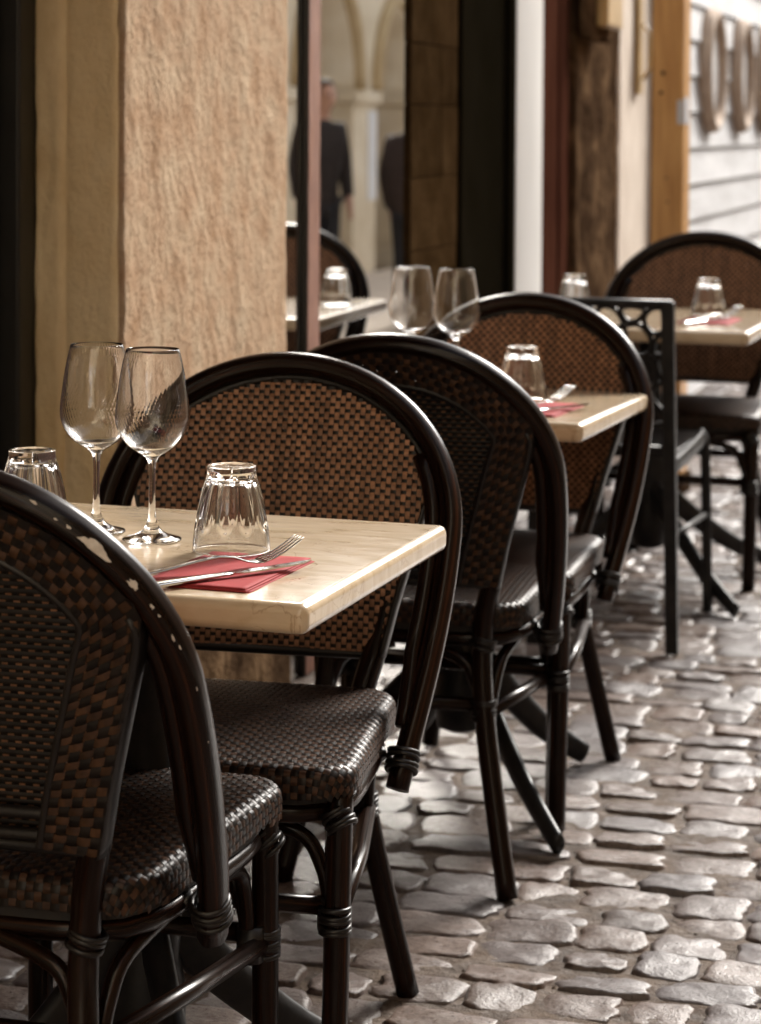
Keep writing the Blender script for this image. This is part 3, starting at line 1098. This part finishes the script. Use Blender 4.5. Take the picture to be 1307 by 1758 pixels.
    def ms(p, q):
        qq = min(max(q, 0.0), 0.43)
        H = hx(qq)
        cx, cy = min(max(p, -(H - RC)), H - RC), min(max(q, RC), 0.43 - RC)
        return math.hypot(p - cx, q - cy) - (RC - ED) < DROP + ED * 0.57
    mb = MB()
    weave(mb, fs, (-0.288, 0.288), (-0.072, 0.504), 0.0096, ms, 0.0082, 0.0082, 0.0010)
    tag(mb.obj('seat_weave', [M['seat_brown'], M['black_strand']], t), kind='stuff')
    mb = MB()
    poly = []
    for i in range(40):
        th = 2 * PI * i / 40
        c, s_ = math.cos(th), math.sin(th)
        r = (abs(c) ** 5 + abs(s_) ** 5) ** (-1 / 5)
        yy = 0.215 + 0.208 * s_ * r
        poly.append((c * r * (hx(yy) - 0.008), yy))
    mb.prism(poly, 0.405, 0.4475)
    mb.obj('seat_board', M['dark'], t)
    # --- rail round under the seat
    mb = MB()
    rail = [(x * 0.955, 0.215 + (y_ - 0.215) * 0.94, 0.392) for x, y_ in poly]
    mb.tube(rail, 0.0125, 12, closed=True, flute=0.03, nf=5)
    mb.obj('seat_rail', M['cane'], t)
    # --- stretchers and bent corner braces
    zst = 0.262
    for s in (1, -1):
        mb = MB(); mb.tube([(s * 0.140, -0.015, zst + 0.02), (s * 0.172, 0.19, zst + 0.012), (s * 0.189, 0.39, zst)], 0.0115, 12, flute=0.03, nf=5)
        mb.obj('stretcher', M['cane'], t)
    mb = MB(); mb.tube([(-0.189, 0.385, zst + .012), (0.189, 0.385, zst + .012)], 0.0115, 12); mb.obj('stretcher', M['cane'], t)
    mb = MB(); mb.tube([(-0.137, -0.010, zst + .03), (0.137, -0.010, zst + .03)], 0.0115, 12); mb.obj('stretcher', M['cane'], t)
    for s in (1, -1):
        for (A, B, Cc) in (((s * 0.176, 0.372, 0.272), (s * 0.176, 0.33, 0.365), (s * 0.180, 0.19, 0.384)),
                           ((s * 0.176, 0.376, 0.276), (s * 0.135, 0.378, 0.362), (s * 0.03, 0.388, 0.384)),
                           ((s * 0.142, 0.010, 0.278), (s * 0.155, 0.05, 0.362), (s * 0.172, 0.16, 0.384)),
                           ((s * 0.128, -0.004, 0.285), (s * 0.095, 0.000, 0.362), (s * 0.02, 0.012, 0.384))):
            mb = MB(); mb.tube(crom([A, Vector(A).lerp(Vector(B), .55) + (Vector(B) - Vector(Cc)) * .12, B, Cc], 5), 0.0095, 10)
            mb.obj('brace', M['cane'], t)
    # --- lashings
    for s in (1, -1):
        e = Vector((s * 0.214, 0.150, 0.355))
        mb = MB(); rings(mb, e + Vector((s * .004, -0.016, 0.034)), (s * .05, -.5, .86), 0.0200, 4, 0.0080, 0.0036)
        mb.tube([e + Vector((-s * .03, -.016, .045)), Vector((s * 0.188, 0.14, 0.392))], 0.012, 8)
        mb.obj('lashing', M['lash'], t)
        mb = MB(); rings(mb, (s * 0.188, 0.397, 0.262), (0, 0.02, 1), 0.0178, 5, 0.0072, 0.0036)
        mb.tube([(s * 0.178, 0.378, 0.244), (s * 0.178, 0.378, 0.285)], 0.017, 10)
        mb.obj('lashing', M['lash'], t)
        mb = MB(); rings(mb, (s * 0.191, 0.393, 0.385), (-s * .5, -.2, .8), 0.0180, 4, 0.0072, 0.0036); mb.obj('lashing', M['lash'], t)
        mb = MB(); rings(mb, (s * 0.134, -0.010, 0.285), (0, 0.1, 1), 0.0182, 5, 0.0072, 0.0036); mb.obj('lashing', M['lash'], t)
        mb = MB(); rings(mb, (s * 0.131, 0.0, 0.392), (s * .3, 0.1, 1), 0.0182, 3, 0.0072, 0.0036); mb.obj('lashing', M['lash'], t)
    return t


G = 'rattan bistro chairs at the lane-side tables'
chair0 = rattan_chair()
spots = [
    (0.516, -2.610, 0.0, 'brown rattan chair nearest the viewer, its dark hoop back chipped to bare white spots'),
    (0.548, -1.735, PI, 'rattan chair with check-woven back behind the nearest laid table, facing it'),
    (0.585, -1.155, 0.0, 'rattan chair seen from behind standing just beyond the check-backed chair, before the second table'),
    (0.600, -0.425, PI, 'rattan chair facing the second table, its hoop in front of the black filigree chair'),
    (0.635, 1.830, PI, 'farthest rattan chair, behind the third table beside the white boarded house'),
]
chairs = []
for i, (x, y, rz, lab) in enumerate(spots):
    o = chair0 if i == 0 else copy_tree(chair0)
    o.location = (x, y, 0)
    o.rotation_euler = (0, 0, rz + R((0, 4.0, 3.0, -2.0, -1.0)[i]))
    tag(o, lab, 'chair', G)
    if i == 4: o.scale = (1.09, 1.05, 1.03)
    chairs.append(o)


# bare chips in the lacquer of the first chair's hoop
def hoop_chip(s, ph, ln, wd, seed):
    hp = hoop_path()
    Ls = [0]
    for a, b in zip(hp, hp[1:]): Ls.append(Ls[-1] + (b - a).length)

    def at(s_, ph_):
        k = 0
        while Ls[k + 1] < s_: k += 1
        f = (s_ - Ls[k]) / (Ls[k + 1] - Ls[k])
        p = hp[k].lerp(hp[k + 1], f)
        tg = (hp[k + 1] - hp[max(k - 1, 0)]).normalized()
        nn = (Vector((0, 1, 0)) - tg * tg.y).normalized()
        bb = tg.cross(nn)
        return p + nn * (0.0160 * 1.2 * 1.042 + .0004) * math.cos(ph_) + bb * (0.0160 * 1.042 + .0004) * math.sin(ph_)
    mb = MB()
    n = 18
    mb.v.append(at(s, ph))
    for ring in (0.5, 1.0):
        for i in range(n):
            th = 2 * PI * i / n
            rr_ = ring * (1 + 0.65 * nz(math.cos(th) * 1.6 + seed, math.sin(th) * 1.6, seed) + 0.38 * nz(math.cos(th) * 4, math.sin(th) * 4 + seed, seed))
            mb.v.append(at(s + ln * rr_ * math.cos(th), ph + wd * rr_ * math.sin(th)))
    for i in range(n):
        j = (i + 1) % n
        mb.face((0, 1 + i, 1 + j))
        mb.face((1 + i, 1 + n + i, 1 + n + j, 1 + j))
    mb.obj('bare_chip', M['chip'], chairs[0])


CHIPS = [(0.548, 3.5, .017, .24, 1.2), (0.498, 3.55, .007, .17, 2.4), (0.578, 3.45, .003, .07, 3.1), (0.592, 3.4, .002, .04, 4.5), (0.618, 3.6, .0034, .08, 5.5),
         (0.470, 3.65, .0034, .08, 7.7), (0.458, 3.7, .002, .05, 6.6), (0.432, 3.8, .0034, .07, 8.1), (0.420, 3.9, .0024, .05, 9.3), (0.655, 3.5, .0028, .06, 1.9),
         (0.37, 4.1, .0024, .04, 0.3), (0.30, 4.2, .002, .03, 2.3)]
for c in CHIPS: hoop_chip(*c)

# ================================================================== TABLES (origin at the near lane-side corner on the ground)
TZ = 0.72


def table_thing(label, loc, rz, W, D, reach=1.0, far=1.0):
    t = thing('cafe_table', label, 'table', loc, rz, 'cream topped cafe tables along the facade')
    mb = MB()
    mb.box(-W, 0, 0, D, TZ - 0.034, TZ, 0.011, 5)
    # softened vertical corners come from the bevel; a thin apron below
    mb.obj('tabletop', M['marble'], t)
    mb = MB(); mb.box(-W / 2 - .16, -W / 2 + .16, D / 2 - .16, D / 2 + .16, TZ - 0.052, TZ - 0.0345, 0.003)
    mb.obj('top_plate', M['iron'], t)
    cx, cy = -W / 2, D / 2
    mb = MB()
    prof = [(0.030, TZ - 0.053), (0.030, 0.62), (0.036, 0.60), (0.036, 0.58), (0.031, 0.565), (0.033, 0.36), (0.044, 0.33), (0.044, 0.30), (0.040, 0.22), (0.050, 0.17), (0.044, 0.11), (0.022, 0.10)]
    mb.lathe([(r, z) for r, z in reversed(prof)], 24, close=True)
    for q in mb.v: q.x += cx; q.y += cy
    mb.obj('column', M['iron'], t)
    for sx in (1, -1):
        for sy in (1, -1):
            mb = MB()
            d = Vector((sx * 0.245, sy * 0.30, 0))
            L = d.length
            d.normalize()
            L2 = 0.46
            n = Vector((-d.y, d.x, 0))
            prof = [(0.02, 0.262), (0.06, 0.240), (0.13, 0.190), (0.21, 0.138), (0.30, 0.086), (0.39, 0.046), (L2, 0.019)]
            pp_ = crom([Vector((cx, cy, z)) + d * (r * reach * (far if sy > 0 else 1.0)) for r, z in prof], 4)
            m_ = len(pp_) - 1
            mb.tube(pp_, [0.0250 - 0.0095 * (i / m_) for i in range(m_ + 1)], 12, sq=(0.75, 1.3), up=(0, 0, 1))
            mb.obj('foot', M['iron'], t)
    return t


table_thing('nearest cream marble topped table, laid with two wine glasses and a red napkin', (0.836, -2.465, 0), R(-2.0), 0.60, 0.535, 0.72)
table_thing('middle cream marble topped table, its glossy corner before the fourth rattan chair', (0.824, -0.885, 0), R(-4.0), 0.60, 0.52, 1.0, 0.62)
table_thing('farthest cream topped table with a pink napkin, beside the black filigree chair', (0.876, 1.005, 0), R(-1.5), 0.64, 0.74)


# ================================================================== GLASSES
def wine_mesh():
    mb = MB()
    H = 0.235
    out = [(0.0008, 0.0), (0.030, 0.0), (0.0357, 0.0012), (0.0360, 0.0022), (0.0340, 0.0034), (0.022, 0.0068), (0.012, 0.0125), (0.0070, 0.021), (0.0047, 0.034), (0.0040, 0.06), (0.0042, 0.085),
           (0.0058, 0.097), (0.0105, 0.104), (0.020, 0.1095), (0.030, 0.117), (0.0375, 0.126), (0.0425, 0.136), (0.0452, 0.146), (0.0455, 0.155), (0.0446, 0.166), (0.0428, 0.180), (0.0402, 0.198),
           (0.0370, 0.216), (0.0326, H - 0.0004)]
    P = crom([(r, 0, z) for r, z in out], 3)
    prof = [(max(p.x, 0.0006), p.z) for p in P]
    nout = len(prof)
    inn = [(r - 0.0010 + 0.0005 * max(0, (z - 0.15) / 0.085), z) for r, z in prof if z > 0.111]
    inn[0] = (inn[0][0], inn[0][1] + 0.001)
    inner = [(0.0323, H)] + [(r, z) for r, z in reversed(inn)] + [(0.012, 0.1105), (0.004, 0.1085), (0.0005, 0.108)]
    prof += [(0.0322, H)] + inner[1:]

    def rf(r, z, th, i):
        if i < nout and 0.118 < z < H - 0.002:
            a = 0.00010 * min(1, (z - 0.118) / 0.03)
            return r + a * math.cos(60 * (th + 9.0 * (z - 0.118)))
        return r
    mb.lathe(prof, 360, rf)
    return mb.mesh('wine_glass', M['glass'])


def tumbler_mesh():
    """stands upside down: rim on the table, thick base on top"""
    mb = MB()
    H = 0.101
    out = [(0.0455, 0.0002), (0.0466, 0.0012), (0.0462, 0.006), (0.0448, 0.020), (0.0436, 0.030), (0.0425, 0.038), (0.0405, 0.050), (0.0380, 0.062), (0.0355, 0.072), (0.0330, 0.080), (0.0310, 0.0865),
           (0.0302, 0.090), (0.0293, 0.0925), (0.0290, 0.0965), (0.0292, 0.0992), (0.0285, 0.1008), (0.024, 0.101), (0.021, 0.0998), (0.010, 0.0992), (0.0006, 0.099)]
    P = crom([(r, 0, z) for r, z in out], 3)
    prof = [(max(p.x, 0.0005), p.z) for p in P]
    nout = len(prof)
    inn = [(0.0005, 0.085), (0.015, 0.0848), (0.0225, 0.083), (0.0265, 0.078), (0.0295, 0.070), (0.033, 0.058), (0.0362, 0.045), (0.0388, 0.034), (0.0408, 0.022), (0.0428, 0.008), (0.0436, 0.0012), (0.0444, 0.0001)]
    Q = crom([(r, 0, z) for r, z in inn], 3)
    prof += [(p.x, p.z) for p in Q]

    def rf(r, z, th, i):
        if i < nout and 0.024 < z < 0.094:
            k = 10
            c = 0.5 + 0.5 * math.cos(k * th)            # 1 in the rib, 0 mid panel
            lo = 0.034 - 0.010 * (1 - c) ** 1.0
            up = min(1, max(0, (z - lo) / 0.006)) * min(1, max(0, (0.0925 - z) / 0.004))
            up = up * up * (3 - 2 * up)
            pan = (1 - c ** 2.2)
            return r - 0.0021 * up * pan
        return r
    mb.lathe(prof + [prof[0]], 160, rf)
    return mb.mesh('tumbler', M['glass'])


wm, tm = wine_mesh(), tumbler_mesh()


def put(name, me, label, cat, loc, rz, group):
    o = bpy.data.objects.new(name, me)
    C.objects.link(o)
    o.location = loc
    o.rotation_euler = (0, 0, rz)
    return tag(o, label, cat, group)


GW, GT = 'stemmed wine glasses on the tables', 'upturned tumblers on the tables'
e = 0.0004
put('wine_glass', wm, 'ribbed wine glass on the nearest table, the one closer to the tumbler and red napkin', 'wine glass', (0.538, -2.156, TZ + e), 0.3, GW)
put('wine_glass', wm, 'ribbed wine glass on the nearest table, the one closer to the stone wall', 'wine glass', (0.451, -2.124, TZ + e), 1.7, GW)
put('wine_glass', wm, 'blurred wine glass on the middle table, the one closer to the shop window', 'wine glass', (0.400, -0.440, TZ + e), 0.9, GW)
put('wine_glass', wm, 'blurred wine glass on the middle table, the one closer to its tumbler', 'wine glass', (0.495, -0.465, TZ + e), 2.6, GW)
put('tumbler', tm, 'clear fluted tumbler upside down beside the fork and red napkin', 'tumbler', (0.661, -2.212, TZ + 0.0052), 0.15, GT)
put('tumbler', tm, 'clear fluted tumbler upside down behind the chipped chair hoop by the wall', 'tumbler', (0.368, -2.133, TZ + e), 0.4, GT)
put('tumbler', tm, 'upside down tumbler on the middle table above the pink napkin', 'tumbler', (0.663, -0.636, TZ + 0.005), 0.7, GT)
put('tumbler', tm, 'upside down tumbler on the farthest table, nearer the rough stone pier', 'tumbler', (0.336, 1.500, TZ + e), 0.2, GT)
put('tumbler', tm, 'upside down tumbler on the farthest table, standing on its pink-red napkin', 'tumbler', (0.720, 1.400, TZ + 0.005), 0.5, GT)


# ================================================================== NAPKINS AND CUTLERY
def napkin(label, loc, rz, w_, d_, seed):
    mb = MB()
    for k in range(3):
        ox, oy = -0.003 * k, 0.0015 * k * (-1) ** k
        def fn(a, b, k=k, ox=ox, oy=oy):
            x, y = ox + (a - 1) * w_, oy + b * d_
            edge = max(abs(2 * a - 1), abs(2 * b - 1))
            return (x + 0.001 * nz(b * 5, k + seed), y + 0.001 * nz(a * 5, k + seed, 3), 0.0004 + 0.0014 * k + 0.0005 * nz(a * 4 + seed, b * 4, k) + 0.0004)
        b0 = len(mb.v)
        mb.grid(fn, 14, 20)
        n0 = 15 * 21
        top = mb.v[b0:b0 + n0]
        mb.v += [Vector((p.x, p.y, p.z - 0.0011)) for p in top]
        edge = [i for i in range(15)] + [15 * j + 14 for j in range(1, 21)] + [20 * 15 + i for i in range(13, -1, -1)] + [15 * j for j in range(19, 0, -1)]
        for i, j in zip(edge, edge[1:] + edge[:1]):
            mb.face((b0 + i, b0 + n0 + i, b0 + n0 + j, b0 + j), 0, None, False)
        for j in range(20):
            for i in range(14):
                a = b0 + n0 + j * 15 + i
                mb.face((a, a + 15, a + 16, a + 1))
    o = mb.obj('napkin', M['napkin'], None, loc, rz)
    return tag(o, label, 'napkin', 'red paper napkins under the cutlery')


napkin('folded red paper napkin under the sharp fork and knife on the nearest table', (0.757, -2.423, TZ), R(-3.5), 0.125, 0.197, 1)
napkin('folded red napkin on the middle table under its blurred cutlery', (0.762, -0.815, TZ), R(-5), 0.125, 0.185, 5)
napkin('pink-red napkin on the farthest table, under the tumbler nearer the lane', (0.800, 1.190, TZ), R(-3), 0.13, 0.20, 9)


def fork_mesh():
    """lies along +y, tines at +y, z = 0 is the resting plane"""
    mb = MB()
    st = [(-0.105, .0105, .0016, .0024), (-0.095, .0110, .0018, .0026), (-0.06, .0085, .0045, .0028), (-0.02, .0055, .0100, .0030), (0.01, .0045, .0130, .0030), (0.028, .0050, .0110, .0028), (0.042, .0100, .0060, .0020), (0.054, .0122, .0034, .0017), (0.064, .0126, .0040, .0016)]
    b = len(mb.v)
    for (y, hw, z, th) in st:
        for (sx, sz) in ((-1, 0), (-.6, 1), (.6, 1), (1, 0), (.6, -1), (-.6, -1)):
            mb.v.append(Vector((sx * hw, y, z + sz * th / 2)))
    for i in range(len(st) - 1):
        for k in range(6):
            k2 = (k + 1) % 6
            mb.face((b + 6 * i + k, b + 6 * i + k2, b + 6 * i + 6 + k2, b + 6 * i + 6 + k))
    mb.face(tuple(b + k for k in range(6)))
    mb.face(tuple(reversed([b + 6 * (len(st) - 1) + k for k in range(6)])))
    for k in range(4):
        x = -0.0105 + 0.007 * k
        path = [(x, 0.062, 0.0040), (x, 0.075, 0.0075), (x * 1.02, 0.09, 0.0140), (x * 1.03, 0.105, 0.0225), (x * 1.03, 0.1135, 0.0280)]
        mb.tube(path, [.0019, .0019, .0017, .0014, .0007], 8, sq=(1.0, .62))
    return mb.mesh('fork', M['steel'])


def knife_mesh():
    mb = MB()
    # handle
    st = [(-0.11, .0085, .0062), (-0.10, .0100, .0068), (-0.05, .0085, .0062), (-0.01, .0062, .0050), (0.0, .0060, .0046)]
    mb.tube([(0, y, 0.0036) for y, a, c in st], [a for y, a, c in st], 12, sq=(1.0, .36), up=(0, 0, 1))
    poly = [(-0.0045, -0.001), (0.0050, -0.001), (0.0085, 0.010), (0.0085, 0.075), (0.0055, 0.096), (-0.0030, 0.112), (-0.0045, 0.100)]
    mb.prism(poly, 0.0028, 0.0044)
    return mb.mesh('knife', M['steel'])


fm, km = fork_mesh(), knife_mesh()


def lay(name, me, label, cat, tip, tail, z, tilt=0.0, group=None, roll=0.0):
    tip, tail = Vector((*tip, 0)), Vector((*tail, 0))
    d = (tip - tail).normalized()
    o = bpy.data.objects.new(name, me)
    C.objects.link(o)
    c = tip - d * 0.1125
    o.location = (c.x, c.y, z)
    o.rotation_euler = (R(tilt), R(roll), math.atan2(-d.x, d.y))
    return tag(o, label, cat, group)


GC = 'cutlery laid on the napkins'
lay('knife', km, 'steel knife lying on the nearest red napkin, its tip past the paper', 'knife', (0.781, -2.272), (0.662, -2.432), TZ + 0.0046, 1.0, GC)
lay('fork', fm, 'steel fork with raised tines lying across the knife on the nearest napkin', 'fork', (0.762, -2.264), (0.643, -2.386), TZ + 0.0078, 0.3, GC)
lay('knife', km, 'blurred steel knife on the napkin of the middle table', 'knife', (0.800, -0.665), (0.690, -0.83), TZ + 0.0046, 1.0, GC)
lay('fork', fm, 'blurred steel fork on the napkin of the middle table', 'fork', (0.755, -0.645), (0.670, -0.78), TZ + 0.0085, 1.2, GC)
lay('fork', fm, 'blurred steel fork on the pink napkin of the farthest table', 'fork', (0.80, 1.39), (0.70, 1.22), TZ + 0.0060, 1.2, GC)
lay('knife', km, 'blurred steel knife on the pink napkin of the farthest table', 'knife', (0.79, 1.35), (0.71, 1.20), TZ + 0.0046, 1.0, GC)


# ================================================================== BLACK FILIGREE METAL CHAIR (front = +y)
def clip(poly, p, n):
    out = []
    for i in range(len(poly)):
        a, b = poly[i], poly[(i + 1) % len(poly)]
        da, db = (a - p).dot(n), (b - p).dot(n)
        if da <= 0: out.append(a)
        if da * db < 0: out.append(a + (b - a) * (da / (da - db)))
    return out


def metal_chair():
    t = thing('metal_chair', 'black cast metal chair with openwork filigree back at the farthest table', 'chair')
    HWm = 0.155
    by = lambda z: -0.11 * max(0, z - 0.45) / 0.4
    for s in (1, -1):
        mb = MB()
        mb.box(-0.015, 0.015, -0.012, 0.012, 0, 1, 0.003)
        for q in mb.v:
            z = q.z * 0.825
            yy = by(z) - (0.07 * (0.42 - z) / 0.42 if z < 0.42 else 0)
            q.x, q.y, q.z = q.x + s * (HWm + (0.012 * (0.45 - z) / 0.45 if z < .45 else 0)), q.y + yy, z
        mb.obj('leg', M['iron'], t)
        mb = MB()
        path = crom([(s * 0.152, 0.38, 0.455), (s * 0.157, 0.415, 0.43), (s * 0.16, 0.425, 0.3), (s * 0.165, 0.435, 0.0)], 5)
        mb.tube(path, 0.0135, 8)
        mb.obj('leg', M['iron'], t)
        mb = MB()
        mb.tube(crom([(s * 0.155, -0.01, 0.43), (s * 0.157, 0.15, 0.437), (s * 0.156, 0.32, 0.445), (s * 0.152, 0.40, 0.45)], 5), 0.015, 8, sq=(.7, 1.5))
        mb.obj('side_rail', M['iron'], t)
        mb = MB(); mb.tube([(s * 0.159, -0.03, 0.27), (s * 0.161, 0.425, 0.25)], 0.007, 8); mb.obj('stretcher', M['iron'], t)
    mb = MB(); mb.tube([(-HWm - .010, by(0.825), 0.820), (HWm + .010, by(0.825), 0.820)], 0.0105, 8); mb.obj('top_rail', M['iron'], t)
    mb = MB(); mb.tube([(-HWm, by(0.5), 0.47), (HWm, by(0.5), 0.47)], 0.009, 8); mb.obj('lower_rail', M['iron'], t)
    # filigree: rounded loops filling the frame
    rq = random.Random(21)
    seeds = []
    tries = 0
    while len(seeds) < 24 and tries < 6000:
        tries += 1
        p = Vector((rq.uniform(-HWm, HWm), rq.uniform(0.475, 0.815)))
        if all((p - q).length > 0.054 for q in seeds): seeds.append(p)
    for p in seeds:
        poly = [Vector((-HWm + .006, 0.472)), Vector((HWm - .006, 0.472)), Vector((HWm - .006, 0.814)), Vector((-HWm + .006, 0.814))]
        for q in seeds:
            if q is not p and (q - p).length < 0.25:
                poly = clip(poly, (p + q) / 2, (q - p).normalized())
        if len(poly) < 3: continue
        c = sum(poly, Vector((0, 0))) / len(poly)
        poly = [c + (q - c) * (1 - 0.0035 / max(0.01, (q - c).length)) for q in poly]
        for _ in range(3):
            poly = [x for a, b in zip(poly, poly[1:] + poly[:1]) for x in (a * .75 + b * .25, a * .25 + b * .75)]
        mb = MB()
        mb.tube([(q.x, by(q.y), q.y) for q in poly], 0.0060, 6, closed=True, sq=(1.0, 1.4), up=(0, 1, 0))
        mb.obj('filigree_loop', M['iron'], t)
    mb = MB(); mb.box(-0.155, 0.155, -0.01, 0.41, 0.447, 0.462, 0.005)
    mb.obj('seat', M['iron'], t)
    return t


mc = metal_chair()
mc.location = (0.592, 0.655, 0)
mc.rotation_euler = (0, 0, R(-1.5))


# ================================================================== PASSERS-BY, seen mirrored in the window
def skin(name, verts, edges, m, parent, sub=2):
    me = bpy.data.meshes.new(name)
    me.from_pydata([v[0] for v in verts], edges, [])
    me.materials.append(m)
    o = bpy.data.objects.new(name, me)
    C.objects.link(o)
    o.parent = parent
    md = o.modifiers.new('skin', 'SKIN')
    md.use_smooth_shade = True
    sv = me.skin_vertices[0].data if me.skin_vertices else None
    if sv is None:
        bm = bmesh.new(); bm.from_mesh(me); bm.verts.layers.skin.verify(); bm.to_mesh(me); bm.free()
        sv = me.skin_vertices[0].data
    for i, v in enumerate(verts):
        r = v[1]
        sv[i].radius = r if isinstance(r, tuple) else (r, r)
        sv[i].use_root = (i == 0)
    s = o.modifiers.new('sub', 'SUBSURF')
    s.levels = s.render_levels = sub
    return o


def person(label, loc, rz, coat, head=0.0, bulk=1.0):
    """front = +y, 1.76 m tall"""
    t = thing('person', label, 'person', loc, rz, 'people passing, mirrored in the shop window')
    hy = head
    V = [((0, 0, 0.93), (.13, .10)), ((0, 0, 1.12), (.14, .10)), ((0, 0, 1.34), (.15, .10)), ((0, 0.005, 1.46), (.07, .06)), ((0, 0.01, 1.52), (.052, .055)),
         ((0, 0.025 + hy, 1.60), (.070, .085)), ((0, 0.020 + hy, 1.69), (.072, .088)), ((0, 0.010 + hy, 1.745), (.045, .055)), ((0, 0.118 + hy, 1.615), (.014, .020)),
         ((.09, 0, .86), .085), ((.10, .01, .49), .055), ((.10, -.02, .09), .04), ((.105, .10, .04), .035),
         ((-.09, 0, .86), .085), ((-.10, .05, .49), .055), ((-.10, .06, .09), .04), ((-.105, .18, .04), .035),
         ((.19, 0, 1.40), .06), ((.24, -.01, 1.14), .045), ((.25, .05, .90), .034), ((.25, .075, .82), (.028, .038)),
         ((-.19, 0, 1.40), .06), ((-.24, -.01, 1.14), .045), ((-.25, .05, .90), .034), ((-.25, .075, .82), (.028, .038))]
    E = [(0, 1), (1, 2), (2, 3), (3, 4), (4, 5), (5, 6), (6, 7), (5, 8), (0, 9), (9, 10), (10, 11), (11, 12), (0, 13), (13, 14), (14, 15), (15, 16),
         (2, 17), (17, 18), (18, 19), (19, 20), (2, 21), (21, 22), (22, 23), (23, 24)]
    for s in (1, -1):
        for k in range(4):
            V.append(((s * .25, .062 + .014 * k, .765 - .006 * abs(k - 1.5)), .0095)); E.append((20 if s > 0 else 24, len(V) - 1))
            V.append(((s * .247, .060 + .014 * k, .735), .008)); E.append((len(V) - 2, len(V) - 1))
        V.append(((s * .235, .115, .80), .010)); E.append((20 if s > 0 else 24, len(V) - 1))
    skin('body', V, E, M['skin'], t)
    b = bulk
    Vc = [((0, 0, 0.74), (.185 * b, .145 * b)), ((0, 0, 1.08), (.18 * b, .14 * b)), ((0, -.01, 1.30), (.185 * b, .14 * b)), ((0, 0, 1.44), (.12, .10)), ((0, 0.005, 1.50), (.075, .075)),
          ((.19, 0, 1.40), .082), ((.25, -.01, 1.14), .068), ((.255, .045, .88), .050),
          ((-.19, 0, 1.40), .082), ((-.25, -.01, 1.14), .068), ((-.255, .045, .88), .050)]
    skin('coat', Vc, [(0, 1), (1, 2), (2, 3), (3, 4), (2, 5), (5, 6), (6, 7), (2, 8), (8, 9), (9, 10)], coat, t)
    Vt = [((0, 0, .96), (.15, .12)), ((.09, 0, .82), .105), ((.10, .01, .49), .072), ((.10, -.02, .07), .058), ((-.09, 0, .82), .10), ((-.10, .05, .49), .072), ((-.10, .06, .07), .058)]
    skin('trousers', Vt, [(0, 1), (1, 2), (2, 3), (0, 4), (4, 5), (5, 6)], M['trouser'], t)
    for (x, y) in ((.103, .02), (-.103, .10)):
        mb = MB()
        mb.grid(lambda a, c: (x + .045 * math.cos(2 * PI * a) * math.sin(PI * min(1, c)), y + .05 + .13 * (-math.cos(PI * c)), max(0.0, .035 + .045 * math.sin(2 * PI * a) * math.sin(PI * c) * (1.2 - .5 * c))), 14, 10)
        mb.obj('shoe', M['black_paint'], t)
    mb = MB()
    bm = bmesh.new()
    bmesh.ops.create_uvsphere(bm, u_segments=20, v_segments=14, radius=1)
    for q in bm.verts:
        f = q.co.copy()
        q.co = Vector((f.x * .083, 0.005 + hy + f.y * .104, 1.69 + f.z * .088))
        if f.y > 0.25 and f.z < 0.45: q.co.y = 0.03 + hy
        if f.z < -0.2: q.co.z = max(q.co.z, 1.60)
    mb.bm(bm)
    mb.obj('hair', M['hair'], t)
    for s in (1, -1):
        mb = MB(); bm = bmesh.new(); bmesh.ops.create_uvsphere(bm, u_segments=8, v_segments=6, radius=.011)
        for q in bm.verts: q.co += Vector((s * .032, .105 + hy, 1.648))
        mb.bm(bm); mb.obj('eye', M['black_paint'], t)
        mb = MB(); bm = bmesh.new(); bmesh.ops.create_uvsphere(bm, u_segments=8, v_segments=6, radius=1)
        for q in bm.verts: q.co = Vector((s * .080 + q.co.x * .010, .015 + hy + q.co.y * .02, 1.635 + q.co.z * .032))
        mb.bm(bm); mb.obj('ear', M['skin'], t)
    return t


p1 = person('short haired man in a dark coat standing in the lane, mirrored beside the copper strip', (3.25, 10.6, -0.12), R(125), M['coat'], 0.05, 0.95)
p2 = person('stooping figure in a brown jacket seen from behind, mirrored at the window edge', (2.63, 10.75, -0.12), R(25), M['brown_coat'], 0.09, 1.3)
p1.scale = (0.86, 0.86, 0.94)
p2.scale = (0.92, 0.92, 0.88)
